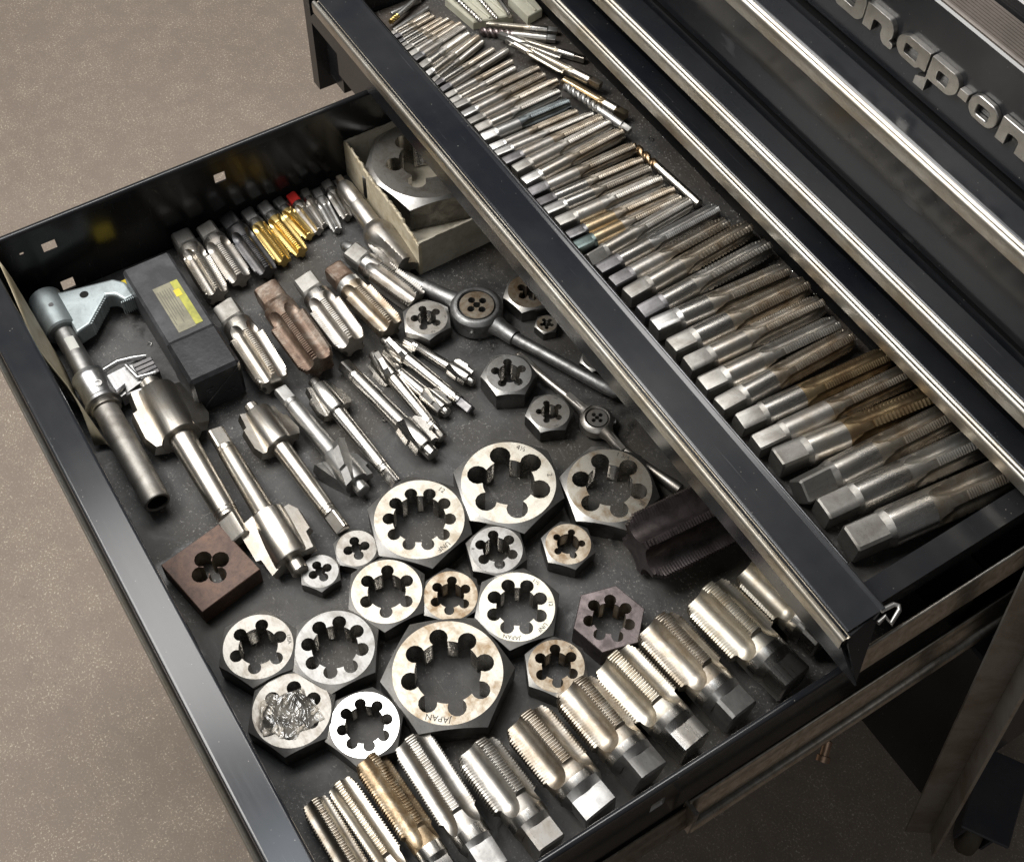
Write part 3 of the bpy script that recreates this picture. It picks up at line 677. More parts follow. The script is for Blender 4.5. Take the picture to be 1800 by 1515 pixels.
# raised lettering on the lid front (u along x, v up)
def rounded(pts, r):
    out = []; n = len(pts)
    for i, p in enumerate(pts):
        rr = p[2] if len(p) > 2 else r
        a = Vector(pts[i - 1][:2]); b = Vector(p[:2]); c = Vector(pts[(i + 1) % n][:2])
        if rr <= 0: out.append(tuple(b)); continue
        d0 = (a - b); d1 = (c - b); k = min(rr, d0.length * .45, d1.length * .45)
        q0 = b + d0.normalized() * k; q1 = b + d1.normalized() * k
        for t in (0, .3, .7, 1):
            out.append(tuple(q0 * (1 - t) ** 2 + b * 2 * t * (1 - t) + q1 * t * t))
    return out
def letter(outer, holes, name):
    V = []; F = []
    ov = [(x, y) for x, y in outer]
    bm = bmesh.new()
    es = []
    for loop in [ov] + holes:
        vs_ = [bm.verts.new((x, y, 0)) for x, y in loop]
        es += [bm.edges.new((vs_[i], vs_[(i + 1) % len(vs_)])) for i in range(len(vs_))]
    bmesh.ops.triangle_fill(bm, use_beauty=True, edges=es)
    r = bmesh.ops.extrude_face_region(bm, geom=bm.faces[:])
    for v in [g for g in r['geom'] if isinstance(g, bmesh.types.BMVert)]: v.co.z = 1
    bm.verts.index_update()
    # local: front face y = 499.2 (proud of the lid), back buried 0.2 mm in front of the lid
    V = [(v.co.x, 502.98 - 3.4 * v.co.z, v.co.y - CZ) for v in bm.verts]; F = [tuple(v.index for v in f.verts) for f in bm.faces]; bm.free()
    o = mesh_obj(name, V, F, 'chrome_letter', chest, 25)
    md = o.modifiers.new('bevel', 'BEVEL'); md.width = .0005; md.segments = 2; md.limit_method = 'ANGLE'; md.angle_limit = radians(50)
    return o
letter(rounded([(-419, 317.5), (-400.5, 317.5), (-396.2, 321.5), (-396.2, 332), (-399.5, 335), (-410, 335), (-410, 337.5), (-397, 337.5), (-397, 343.5), (-414, 343.5), (-418, 340), (-418, 331.5), (-414.5, 329), (-404.5, 329), (-404.5, 323), (-419, 323)], 2.2), [], 'letter')
letter(rounded([(-395.6, 318.4, 0), (-388.6, 318.4, 0), (-388.6, 326.8, 2), (-381.4, 326.8, 2), (-381.4, 320.5, 2.6), (-378.3, 317, 2.2), (-370.6, 317, 2), (-370.6, 321, 1), (-374.4, 321, 1.5), (-372.4, 323.5, 1), (-372.4, 329, 2.6), (-376, 333.4, 2.6), (-395.6, 333.4, 0)], 1), [], 'letter')
letter(rounded([(-368.6, 323), (-364.4, 319), (-351.5, 318.8, 1), (-349.2, 321, .5), (-344.4, 321, .6), (-344.4, 333.4, .3), (-363, 333.4), (-368.6, 329.5)], 2.4), [rounded([(-362.6, 322.4), (-352.2, 322.4), (-352.2, 328.6), (-362.6, 328.6)], 1.2)], 'letter')
letter(rounded([(-349.6, 310.2, 0), (-341.4, 310.2, 0), (-341.4, 318.9, .6), (-325.5, 318.9), (-320.6, 323.4), (-320.6, 330), (-324.2, 333.4), (-342.9, 333.4, 0), (-342.9, 318.6, .3), (-349.6, 315.6, .5)], 2.4), [rounded([(-336.4, 322.3), (-328, 322.3), (-328, 328.6), (-336.4, 328.6)], 1.4)], 'letter')
letter(rounded([(-319.6, 323.6), (-313.0, 323.6), (-313.0, 328.6), (-319.6, 328.6)], .3), [], 'letter')
letter(rounded([(-311.6, 322.8), (-307.6, 318.9), (-295.0, 318.9), (-291.0, 322.8), (-291.0, 329.6), (-295.0, 333.4), (-307.6, 333.4), (-311.6, 329.6)], 2.2), [rounded([(-305.6, 322.3), (-297.0, 322.3), (-297.0, 328.6), (-305.6, 328.6)], 1.3)], 'letter')
letter(rounded([(-289.2, 318.4, 0), (-282.2, 318.4, 0), (-282.2, 326.8, 2), (-275.0, 326.8, 2), (-275.0, 318.4, 0), (-266.4, 318.4, 0), (-266.4, 329, 2.6), (-270, 333.4, 2.6), (-289.2, 333.4, 0)], 1), [], 'letter')

# ================================================================== drawer fronts with aluminium pulls
def pull(x0, x1, y, z):
    """bright extruded pull along the front top edge; y,z of its crest"""
    return MB().sweep([(y + 2.6, z - 11.4), (y - .2, z - 11.2), (y - 1.0, z - 10.2), (y - 1.5, z - 5), (y - 1.5, z - 2.0), (y - 1.0, z - .7), (y, z),
                       (y + 1.2, z - .15), (y + 2.2, z - 1.3), (y + 3.2, z - 1.9), (y + 4.0, z - 1.6), (y + 4.4, z - .9)], 'x', x0, x1)
YT = 473.6
def closed_drawer(label, z, zlow):
    t = thing('closed_drawer', label, 'drawer', (-450, YT, zlow), 0, 'closed drawers of the chest')
    def p(mb, name, mat, ang=32):
        mb.V = [(x + 450, y - YT, zz - zlow) for x, y, zz in mb.V]; return mb.obj(name, mat, t, ang)
    p(pull(-778, -125, YT, z), 'pull_trim', 'alu_trim', 40)
    p(MB().sweep([(YT + 4.4, z - 1.4), (YT + 5.0, z - .55), (YT + 6.2, z - .2), (YT + 22, z - .9), (YT + 26.5, z - 3.4), (YT + 28.6, z - 3.9)], 'x', -778, -125), 'top_band', 'black_enamel_top', 40)
    p(MB().box(-778, -125, YT + 2.6, YT + 28.4, z - 11.4, z - 4.2), 'pull_core', 'black_enamel', 0)
    p(MB().box(-778, -125, YT + 28.5, YT + 30.5, zlow, z - 4.4), 'front_face', 'black_enamel', 0)
    return t
closed_drawer('lowest closed drawer front, right above the open tap tray', 166, 155.2)
closed_drawer('middle closed drawer front with a narrow black face', 209.3, 168)
closed_drawer('topmost closed drawer front, tall black face under the lettering', 298.4, 211)

# ================================================================== upper open drawer (shallow tray of taps)
ZB = 123
trayd = thing('shallow_drawer', 'upper shallow drawer half open, full of lined-up taps', 'drawer', (-460, 326, 121))
def tp(mb, name, mat, ang=32):
    mb.V = [(x + 460, y - 326, z - 121) for x, y, z in mb.V]; return mb.obj(name, mat, trayd, ang)
YB = 325.6
tp(pull(-771.5, -146, YB, 150), 'pull_trim', 'alu_trim', 40)
tp(MB().box(-770, -147, YB + 2.6, YB + 6, 139, 148.6), 'pull_core', 'black_enamel', 0)
tp(MB().sweep([(YB + 4.4, 148.6), (YB + 5.0, 149.4), (YB + 6.2, 149.8), (YB + 29.0, 149.8), (YB + 30.4, 150.5), (YB + 31.6, 150.6), (YB + 32.6, 149.8), (YB + 32.8, 148.4), (YB + 32.0, 146)], 'x', -771.5, -149), 'top_band', 'black_enamel_top', 40)
tp(MB().tube([(-771, YB + 33.6, 147.6), (-182, YB + 33.6, 147.6)], 1.5, 10), 'rear_bead', 'bead_steel', 60)
ff = MB().prism([(-789, 121), (-128, 121), (-146, 139), (-771.5, 139)], 'y', YB + 1.2, YB + 2.6)
tp(ff, 'front_face', 'black_enamel', 0)
tp(MB().add([(-146.2, YB + 2.7, 148), (-149.5, YB + 30, 148), (-129, YB + 3, 121.5), (-147.6, YB + 2.7, 148), (-151, YB + 30, 148), (-130.4, YB + 3, 121.5)],
            [(0, 1, 2), (3, 5, 4), (0, 3, 4, 1), (1, 4, 5, 2), (2, 5, 3, 0)]), 'end_gusset', 'black_enamel', 0)
tp(MB().box(-766, -150.2, YB + 26, YB + 28.5, 145.4, 148.0).box(-152, -149.6, YB + 3, YB + 29, 145.8, 148.6), 'flange_edge', 'zinc_cast', 0)
tp(MB().box(-768, -155, 352, 640, 121, 123), 'floor_pan', 'black_wall', 0)
tp(MB().box(-768, -766, 350, 640, 123, 145), 'side_wall', 'black_enamel', 0)
tp(MB().sweep([(-155, 123.2), (-155, 140), (-170, 140), (-170, 138.8), (-156.4, 138.8), (-156.4, 123.2)], 'y', 362, 640), 'side_wall', 'black_enamel', 0)
tp(MB().box(-766, -158, 353, 355, 123, 147), 'inner_wall', 'black_wall', 0)
tl = MB().box(-765, -158.5, 356, 489, 123.1, 124.0).obj('tray_liner', 'tray_liner', None, 0)
tag(tl, 'dark brown-black liner sheet under the upper drawer taps', 'liner')
# spring clip at the near end of the drawer
cl = [(-149.3, 355.9, 148.0), (-148.6, 364.5, 148.0), (-146.5, 366.4, 148.0), (-144.4, 365.1, 147.5), (-140.8, 356.4, 146.0), (-146.1, 357.0, 145.6), (-145.2, 351.0, 145)]
tp(MB().tube(cl, 1.5, 8), 'latch_spring', 'steel_grey', 60)

# ================================================================== lower open drawer
dr = thing('deep_drawer', 'lower deep black drawer pulled fully out, holding dies and big taps', 'drawer', (-440, 0, -4))
def dp(mb, name, mat, ang=32, bev=0):
    mb.V = [(x + 440, y, z + 4) for x, y, z in mb.V]; return mb.obj(name, mat, dr, ang)
dp(MB().box(-736, -146, 3, 470, -4, -1.2), 'floor_pan', 'black_wall', 0)
dp(MB().sweep([(5.0, 40), (5.0, 78.8), (5.6, 79.8), (6.8, 80.2), (26.4, 80.2), (27.8, 79.6), (28.4, 78.2), (28.4, 0)], 'x', -790, -125), 'front_panel', 'black_enamel_top', 40)
dp(MB().sweep([(4.4, 66), (3.6, 77.5), (2.6, 78.6), (1.8, 79.4), (.9, 80.1), (.1, 79.6), (-.3, 78.4), (-.3, 66)], 'x', -790, -125), 'pull_trim', 'alu_trim', 40)
def wall_with_holes(x, y0, y1, z0, z1, holes, name, thick=1.4):
    ys = sorted({y0, y1} | {h[k] for h in holes for k in (0, 1)}); zs = sorted({z0, z1} | {h[k] for h in holes for k in (2, 3)})
    mb = MB()
    def solid(i, j):
        if i < 0 or j < 0 or i >= len(ys) - 1 or j >= len(zs) - 1: return False
        cy = (ys[i] + ys[i + 1]) / 2; cz = (zs[j] + zs[j + 1]) / 2
        return not any(h[0] < cy < h[1] and h[2] < cz < h[3] for h in holes)
    for i in range(len(ys) - 1):
        for j in range(len(zs) - 1):
            if not solid(i, j): continue
            a, b, c, d = ys[i], ys[i + 1], zs[j], zs[j + 1]
            mb.add([(x, a, c), (x, b, c), (x, b, d), (x, a, d)], [(0, 1, 2, 3)]); mb.add([(x + thick, a, c), (x + thick, b, c), (x + thick, b, d), (x + thick, a, d)], [(0, 1, 2, 3)])
            for di, dj, e in ((-1, 0, [(a, c), (a, d)]), (1, 0, [(b, c), (b, d)]), (0, -1, [(a, c), (b, c)]), (0, 1, [(a, d), (b, d)])):
                if not solid(i + di, j + dj):
                    (p, q), (r, s_) = e
                    mb.add([(x, p, q), (x + thick, p, q), (x + thick, r, s_), (x, r, s_)], [(0, 1, 2, 3)])
    dp(mb, name, 'black_wall', 0)
wall_with_holes(-735.6, 28.6, 470, -1, 79, [(207.6, 217, 47.2, 57.0), (66.4, 77.0, 48.2, 58.0), (69.0, 79.2, 2.0, 13.2), (49.5, 52.5, 55, 58)], 'left_wall')
wall_with_holes(-148.6, 3, 470, -1, 79, [(210.2, 220.4, 38.2, 52)], 'right_wall')
def hem(x, n): return MB().sweep([(x - 1.9, 72), (x - 2.1, 78.0), (x - 1.6, 79.6), (x - .3, 80.3), (x + 1.5, 80.3), (x + 2.6, 79.6), (x + 3.0, 78.0), (x + 2.8, 72)], 'y', 28.6, 470)
dp(hem(-734.0, 0), 'wall_hem', 'black_enamel', 50)
dp(hem(-149.0, 0), 'wall_hem', 'black_enamel', 50)
dp(MB().box(-733, -149, 468, 470, -1, 79), 'rear_wall', 'black_wall', 0)
rl = MB().box(-733.6, -149.4, 29, 467, -1.1, 0).obj('rubber_liner', 'rubber_liner', None, 0)
tag(rl, 'grey-black speckled rubber liner on the lower drawer floor', 'liner')

# drawer slides on the near side
def slide(label, prof, y0, y1, extra=None):
    t = thing('drawer_slide', label, 'drawer slide', (-138, y0, prof[-1][1]), 0, 'drawer slides on the near side')
    z0 = prof[-1][1]
    mb = MB().sweep(prof, 'y', y0, y1); mb.V = [(x + 138, y - y0, z - z0) for x, y, z in mb.V]
    o = mb.obj('channel', 'rail_steel', t, 35)
    md = o.modifiers.new('solid', 'SOLIDIFY'); md.thickness = .0012; md.offset = -1
    if extra:
        mb, nm = extra; mb.V = [(x + 138, y - y0, z - z0) for x, y, z in mb.V]; mb.obj(nm, 'rail_steel', t, 40)
    return t
slide('outer drawer slide channel below the deep drawer, dusty brown steel', [(-143.6, 22), (-143.2, 26.6), (-142.0, 28.2), (-140.8, 27.6), (-140.0, 24), (-139.6, 17), (-138.6, 12.5), (-137.6, 8.5), (-137.2, 3), (-137.0, -1), (-134.4, -1.6), (-132.6, -3.6), (-132.0, -8), (-133, -12)], 238, 930,
      (MB().box(-143.4, -133, 236, 239, -10, 26), 'end_stop'))
slide('inner slide rail of the deep drawer, thin grey steel bar', [(-143.0, 16), (-142.6, 19.6), (-141.6, 20.8), (-140.6, 19.6), (-140.2, 14), (-138.8, 9), (-138.2, 3), (-136.4, 0), (-135.6, -4), (-137, -8)], 20, 236)
slide('slide rail of the shallow drawer, under the sprung latch', [(-145.2, 108), (-144.8, 113.4), (-143.6, 115.4), (-142.4, 114.6), (-141.6, 110), (-141.2, 104), (-140.2, 99.6), (-139.2, 95), (-139.0, 89), (-140.5, 85)], 350, 930)

# stand leg and caster beyond the slides
leg = thing('stand_leg', 'bare steel angle-iron stand leg at the lower right', 'stand leg', (-74.7, 465, -246))
def lp(mb, name, mat, ang=32):
    mb.V = [(x + 74.7, y - 465, z + 246) for x, y, z in mb.V]; return mb.obj(name, mat, leg, ang)
A0 = Vector((-106.8, 399.3, 241.6)); A1 = Vector((-74.7, 465, -246)); dA = (A1 - A0).normalized()
e1 = Vector((.62, .76, .08)); e1 = (e1 - dA * e1.dot(dA)).normalized(); e2 = dA.cross(e1).normalized()
if e2.z < 0: e2 = -e2
def plate(a, b, c, d):
    V = []
    for P0 in (A0, A1):
        for u, w in ((a, c), (b, c), (b, d), (a, d)): V.append(tuple(P0 + e1 * u + e2 * w))
    return MB().add(V, [(0, 1, 2, 3), (4, 7, 6, 5), (0, 4, 5, 1), (1, 5, 6, 2), (2, 6, 7, 3), (3, 7, 4, 0)])
lp(plate(-9.6, 9.6, -1.2, 1.2), 'wide_flange', 'leg_steel', 0)
lp(plate(9.7, 12.0, -20, 1.2), 'side_flange', 'leg_steel', 0)
cas = thing('caster', 'dim caster wheel with blue-grey bracket beside the stand leg', 'caster', (-62, 590, ZF), .55)
MB().lathe([(-9, 8), (-9, 20), (-7.5, 24), (-4, 26), (4, 26), (7.5, 24), (9, 20), (9, 8)], 36, True, True, 26).obj('wheel', 'rubber_wheel', cas, 40)
def fork(x0, x1):
    pts_ = rounded([(-16, 20), (8, 12), (30, 30), (44, 64), (40, 84), (-22, 84)], 9)
    return MB().prism(pts_, 'x', x0, x1)
fork(-13.5, -11).obj('fork_plate', 'blue_grey_plate', cas, 40)
fork(11, 13.5).obj('fork_plate', 'blue_grey_plate', cas, 40)
MB().cbox(-22, 22, -30, 54, 84.2, 88, 1.2).obj('top_plate', 'blue_grey_plate', cas, 0)
bolt = MB().lathe([(0, 3), (10, 3), (10.1, 4.6), (14, 4.6)], 16, True, True).obj('hanging_bolt', 'copper_bolt', None)
bolt.location = (-.1335, .352, -.014); bolt.rotation_euler = (0, .5, -.9)
tag(bolt, 'small copper-coloured bolt end poking out below the slide', 'bolt')

# ================================================================== dies
for d in DIES[:-1]:
    kind = d[0]
    make_die(*d, zf=.2, group='threading dies in the lower drawer', name='square_die' if kind == 'square' else 'hex_die')
make_die(*DIES[-1], zf=3, group='threading dies in the lower drawer')

# crumpled clear film over one die
fx, fy = DIES[10][1]; fh = DIES[10][3]
random.seed(3)
rid = [(random.uniform(0, pi), random.uniform(-16, 16), random.uniform(.35, 1.3), random.uniform(.25, .85)) for _ in range(34)]
n = 90; V = []; F = []; idx = {}
for i in range(n + 1):
    for j in range(n + 1):
        u = (i / n * 2 - 1) * 21; v = (j / n * 2 - 1) * 19
        r = sqrt((u / 21) ** 2 + (v / 19) ** 2) * (1.12 + .22 * sin(2 * atan2(v, u) + 2.2) + .12 * sin(5 * atan2(v, u)) + .06 * sin(11 * atan2(v, u)))
        if r > 1: continue
        z = .5
        for a, o_, w, h_ in rid:
            s_ = u * cos(.2 + a * .6) + v * sin(.2 + a * .6) - o_ + 1.2 * sin(u * .3 + a * 5)
            z += h_ * math.exp(-(s_ / w) ** 2)
        d_ = sqrt(u * u + v * v)
        z -= 2.6 * math.exp(-(d_ / 11) ** 2)
        z = max(z * (1 - r ** 6) + .25, .2 if d_ > 14 else -2)
        idx[i, j] = len(V); V.append((u + 1, v - 4, z))
for i in range(n):
    for j in range(n):
        k = [(i, j), (i + 1, j), (i + 1, j + 1), (i, j + 1)]
        if all(q in idx for q in k): F.append(tuple(idx[q] for q in k))
film = mesh_obj('plastic_film', V, F, 'cling', None, 60, (fx, fy, fh + .4))
tag(film, 'crinkled clear plastic film lying over a hex die', 'plastic film')

# ================================================================== taps in the lower drawer
TM = {'warm': ('milled', 'steel_warm', 'steel_warm'), 'steel': ('milled', 'steel', 'steel_grey_warm'), 'dark': ('steel_dark', 'steel_dark', 'steel_dark'),
      'gold': ('steel_grey', 'steel', 'gold_tin'), 'redhead': ('red_paint', 'steel', 'steel_grey_warm'), 'grey': ('steel_grey', 'steel_grey', 'steel_grey'),
      'rust': ('rust_tap', 'rust_tap', 'rust_tap'), 'darkbrown': ('rust_tap', 'steel_grey', 'steel_brownish')}
random.seed(11)
for i, (x0, y0, x1, y1, D, mat, label) in enumerate(ATAPS):
    sh = max(0, -730.5 - x0) if x0 < -725 else 0
    big = D > 15
    tap_sq = {11: .62, 12: .62}.get(i, .66)
    make_tap('pipe_tap', label, 'tap', 'pipe taps in the lower drawer', (x0 + sh, y0), (x1 + sh * .3, y1), D, 0.1, TM[mat],
             nf=5 if D > 23 else 4, sq=.78, fsq=.20, fsh=.24, pitch=1.9 if big else 1.35, taper=.94, ds=.80 if D > 24 else (.90 if big else .97), phase=pi / 4 + (.25 if D > 23 else 0) + (i * .37) % .5 - .25,
             depth=.52, bk=.66, run=.9, sqang=.05 + (i * .13) % .3)

# big front row: tip towards the die area, square end against the near wall
FM = {'brownsteel': ('steel_grey', 'steel', 'flute_brown'), 'cream': ('steel', 'steel', 'flute_cream'), 'rustgold': ('steel', 'steel', 'rust_gold'),
      'dark': ('steel_grey', 'steel', 'flute_grey'), 'steel': ('steel_grey_warm', 'steel', 'flute_grey')}
for i, (x0, y0, x1, y1, D, mat, label) in enumerate(FTAPS):
    if i == 0: y0 -= 3; y1 -= 5
    dsv = (.8, .8, .82, .84, .80, .92, .86, .84, .80, .80, .76)[i]
    make_tap('large_tap', label, 'tap', 'large taps along the near side of the lower drawer', (x1 if i > 2 else x1, y1), (x0, y0), D, 0.1, FM[mat], nf=4, sq=.74, fsq=.19, fsh=.27 if i > 3 else .24,
             pitch=1.9, ds=dsv, phase=(pi / 4 + (.12, -.2, .3, -.1, .25, .0, .2, -.15, .15, -.05, .1)[i]), depth=.54, bk=.66, run=1.1, sqang=(.25, 0, .2, .1, .18, -.1, .3, .12, .2, .08, 0)[i])

# dark oxide tap by the upper drawer
x0, y0, x1, y1, D = DARK
make_tap('dark_fluted_tap', 'thick purple-black fluted tap pointing left out of the shadow of the upper drawer', 'tap', None, (x0, y0 + 38), (x1, y1), D - 1, .1,
         ('purple_oxide', 'purple_oxide', 'purple_oxide'), nf=5, sq=.7, fsq=.14, fsh=.16, pitch=2.1, phase=.62, depth=.50, bk=.76, ds=.7)

# shell end mill with tapered shank against the cardboard box
x0, y0, x1, y1, D = MILL
a = atan2(y1 - y0, x1 - x0); L = sqrt((x1 - x0) ** 2 + (y1 - y0) ** 2)
mt = thing('end_mill', 'grey end mill with a fat fluted head leaning on the cardboard box', 'end mill', (x0, y0 - 6, 0), a)
R = D / 2
MB().cbox(0, 9, -R * .32, R * .32, 13 - R * .6, 13 + R * .6, .6).obj('tang', 'steel_brownish', mt)
MB().lathe([(8, R * .72), (13, R * .92), (30, R * .97), (31, R * .90), (35, R * .90), (36, R), (62, R * 1.04), (63, R * .98)], 32, True, False, 13.2).obj('shank', 'steel_grey_warm', mt)
mb = MB(); rings = []
NQ = 120
for i in range(25):
    f = i / 24; x = 63 + f * (L - 63); Rh = 13.4 * min(1, .72 + f * 2.0)
    if f > .97: Rh *= .95
    g = max(0.0, min(1.0, (f - .26) / .3)); ring = []
    for j in range(NQ):
        s_ = (j / NQ * 4 + f * .35 + .62) % 1
        cut = .50 * g * (s_ / .62) ** .7 if s_ < .62 else (.50 * g * max(0, 1 - (s_ - .62) / .05) if s_ < .67 else 0)
        q = 2 * pi * j / NQ
        ring.append((x, Rh * (1 - cut) * cos(q), 13.2 + Rh * (1 - cut) * sin(q)))
    rings.append(ring)
mb.loft(rings, True, True).obj('fluted_head', 'steel_grey_warm', mt, 22)

for i, (x0, y0, x1, y1, R, HR, zc, mat, label) in enumerate(KBS):
    make_counterbore((x0, y0), (x1, y1), R, HR, zc, mat, label, i)

# ================================================================== die stocks (round die holders with two handles)
def die_stock(P, Rr, hr, Rd, zc, mat, label, r_handle, ends, bulb, die_mat):
    t = thing('die_stock', label, 'die stock', (P[0][0], P[0][1], 0), 0, 'die stocks in the lower drawer')
    O = Vector((P[0][0], P[0][1], 0))
    prof = [(Rd + .4, 3), (Rr - 1.5, 1.2), (Rr, 3), (Rr, hr - 3), (Rr - 2.2, hr - .4), (Rr - 3.4, hr), (Rd + 1.2, hr), (Rd + .4, hr - 1)]
    rings = [[(r * cos(2 * pi * k / 48), r * sin(2 * pi * k / 48), z) for k in range(48)] for r, z in prof]
    rings.append(rings[0])
    MB().loft(rings, False, False).obj('ring', mat, t, 35)
    for a, b in ((1, 2), (3, 4)):
        A = Vector((*P[a], 0)) - O; B = Vector((*P[b], 0)) - O; d = A.normalized()
        s0 = d * (Rr - 2); dB = (B - A).normalized(); LB = (B - A).length
        path = [s0, s0 + (A - s0) * .35, A, A + dB * .05, A + dB * (LB * .3), A + dB * (LB * .6), A + dB * (LB * .86), A + dB * (LB * .96), B]
        rad = [r_handle * 1.75, r_handle * 1.4, r_handle * 1.32, r_handle * 1.0, r_handle * 1.0, r_handle * 1.02, r_handle * (1.1 if not bulb else 1.35), r_handle * (.95 if not bulb else 1.3), r_handle * .45]
        if bulb: rad = [r_handle * 1.9, r_handle * 1.3, r_handle * 1.2, r_handle * 1.15, r_handle * .85, r_handle * .95, r_handle * 1.35, r_handle * 1.3, r_handle * .6]
        MB().tube([(p.x, p.y, zc) for p in path], rad, 18).obj('handle', mat, t, 40)
        if bulb:
            q = s0 + (A - s0) * .9; ang = atan2(d.y, d.x)
            o = MB().cbox(-9, 9, -2.2, 2.2, zc + r_handle * .85, zc + r_handle * 1.2, .3).obj('raised_panel', mat, t, 0)
            o.location = (q.x * S, q.y * S, 0); o.rotation_euler[2] = ang
    sc_ = MB().lathe([(0, 2.2), (2.2, 2.2), (2.4, 1.2), (1.2, 1.1)], 14, False, True).obj('set_screw', 'steel_grey', t)
    an = -.72 if not bulb else 1.05
    sc_.location = ((Rr - .6) * cos(an) * S, (Rr - .6) * sin(an) * S, hr * .5 * S); sc_.rotation_euler[2] = an
    return t
die_stock(STOCK1, 20.5, 20, 14.2, 10, 'cast_iron', 'large dark cast-iron die stock with two round handles', 4.9, None, False, None)
die_stock(STOCK2, 12.6, 13, 8.2, 7.5, 'steel_grey_warm', 'small pale die stock with teardrop handles and recessed panels', 3.4, None, True, None)
random.seed(5)
def round_die(c, R, h, zf, label, mat):
    make_die('hex', c, R, h, 4, pi / 4 + .9, 0, .22, .46, .20, 1.0, mat, label, [('USA', 1.5)], zf, 'threading dies in the lower drawer', 'round_die')
# round dies: their outer side is a plain cylinder (flats ratio 1.0 gives the hexagon its inscribed circle)
def make_round(c, R, h, zf, label, mat, la):
    t = thing('round_die', label, 'die', (c[0], c[1], zf), 0, 'threading dies in the lower drawer')
    bore = clover(4, .20 * R, .44 * R, .21 * R, la)
    top = [(R * .96 * cos(2 * pi * k / 60), R * .96 * sin(2 * pi * k / 60)) for k in range(60)]
    V, F = fill_ring(top, [(x, y) for x, y, _ in bore], h); mesh_obj('face', V, F, mat, t, 0)
    rr = [[(r * cos(2 * pi * k / 60), r * sin(2 * pi * k / 60), z) for k in range(60)] for r, z in ((R * .96, h), (R, h - .7), (R, 0))]
    MB().loft(rr, False, False).obj('side', 'hex_side', t, 25)
    rings = [[(x * (1.0 if not l or i % 2 == 0 else 1.12), y * (1.0 if not l or i % 2 == 0 else 1.12), h * (1 - i / 10)) for x, y, l in bore] for i in range(11)]
    MB().loft(rings, False, False).obj('threaded_bore', 'steel_grey', t, 30)
    return t
make_round(STOCK1[0], 13.9, 11, 8.4, 'round four-hole die clamped in the large die stock ring', 'face_brown', 1.75)
make_round(STOCK2[0], 8.0, 8, 4.6, 'tiny round four-hole die clamped in the small die stock ring', 'steel_grey_warm', 1.75)

# ================================================================== cardboard box
bx = thing('cardboard_box', 'open dirty white cardboard box with torn rim in the back corner', 'box', (-735, 320, 0))
random.seed(21)
def torn_wall(x0, y0, x1, y1, h, wob, name, mat, n=40, th=2.2):
    d = Vector((x1 - x0, y1 - y0)); L = d.length; d /= L; nrm = Vector((-d.y, d.x))
    top0 = []; V = []; rings = []
    for i in range(n + 1):
        s_ = L * i / n
        zt = h + (random.uniform(-wob, wob) + wob * 1.2 * sin(s_ * .09)) * (0 if i in (0,) else 1)
        a = Vector((x0, y0)) + d * s_; b = a + nrm * th * (1 + random.uniform(-.15, .15)); m_ = (a + b) / 2
        rings.append([(a.x, a.y, 0), (a.x, a.y, zt - .5), (m_.x, m_.y, zt), (b.x, b.y, zt - .8 - random.uniform(0, wob)), (b.x, b.y, 0)])
    mb = MB().loft(rings, True, True)
    mb.V = [(x + 735, y - 320, z) for x, y, z in mb.V]
    return mb.obj(name, mat, bx, 25)
torn_wall(-734.5, 321, -605, 317.5, 37, 1.6, 'side_wall', 'cardboard_torn', 60, 2.8)
torn_wall(-605.2, 318, -606.5, 425, 37, .5, 'side_wall', 'cardboard')
torn_wall(-607, 425, -734, 425, 37, .5, 'side_wall', 'cardboard')
torn_wall(-734.5, 424, -734.5, 321.5, 38, .3, 'side_wall', 'cardboard')
MB().box(.5, 128, 1.5, 104, .3, 2).obj('bottom', 'cardboard', bx, 0)
MB().box(2.6, 3.4, 22, 98, 2, 36.5).obj('inner_flap', 'cardboard', bx, 0)

# ================================================================== black plastic tool case
cs = thing('plastic_case', 'black plastic square tool case with a yellow-green label', 'case', (-634, 129, 0))
def cp(mb, name, mat, ang=32):
    mb.V = [(x + 634, y - 129, z) for x, y, z in mb.V]; return mb.obj(name, mat, cs, ang)
cp(MB().cbox(-696.5, -611.5, 110.5, 148.5, 1.5, 40.5, 2.0), 'case_body', 'case_plastic', 0)
cap_ = cp(MB().cbox(-613, -571, 109.8, 149.2, .4, 41.4, 2.6), 'case_cap', 'case_cap_plastic', 0)
lab_ = cp(MB().box(-666, -618, 122.5, 136.4, 40.5, 40.75), 'label', 'label_paper', 0)
cp(MB().add([(-570.9, 113, 5), (-570.9, 146, 35.5), (-570.9, 146, 37), (-570.9, 112, 6.5), (-570.3, 113, 5.4), (-570.3, 145.6, 35.6), (-570.3, 145.6, 36.4), (-570.3, 112.4, 6.2)], [(0, 1, 2, 3), (4, 7, 6, 5), (0, 4, 5, 1), (2, 6, 7, 3), (1, 5, 6, 2), (3, 7, 4, 0)]), 'cap_rib', 'case_plastic', 0).parent = cap_
for y_, z_ in ((121, 26), (124.5, 26), (122.7, 23), (136, 15), (139.5, 15), (137.7, 12), (141, 12.5)):
    cp(MB().box(-571.1, -570.4, y_ - 1.1, y_ + 1.1, z_ - 1.0, z_ + 1.0), 'moulded_mark', 'case_plastic', 0).parent = cap_
for k_ in range(6):
    cp(MB().box(-661, -625 - (k_ % 3) * 5, 124 + k_ * 1.9, 124.5 + k_ * 1.9, 40.76, 40.80), 'print_line', 'label_ink', 0).parent = lab_
cp(MB().box(-666, -619, 136.5, 142.2, 40.5, 40.78), 'label_band', 'label_lime', 0)
cp(MB().box(-657, -650, 135.2, 140, 40.79, 40.95), 'label_tick', 'yellow_card', 0)
yc = MB().box(-6, 8, -9, 6, 0, .8).obj('yellow_card', 'yellow_card', None, 0, (-705.5, 119, 14))
yc.rotation_euler = (0, -.25, .1); tag(yc, 'bright yellow card tucked behind the black plastic case', 'card')

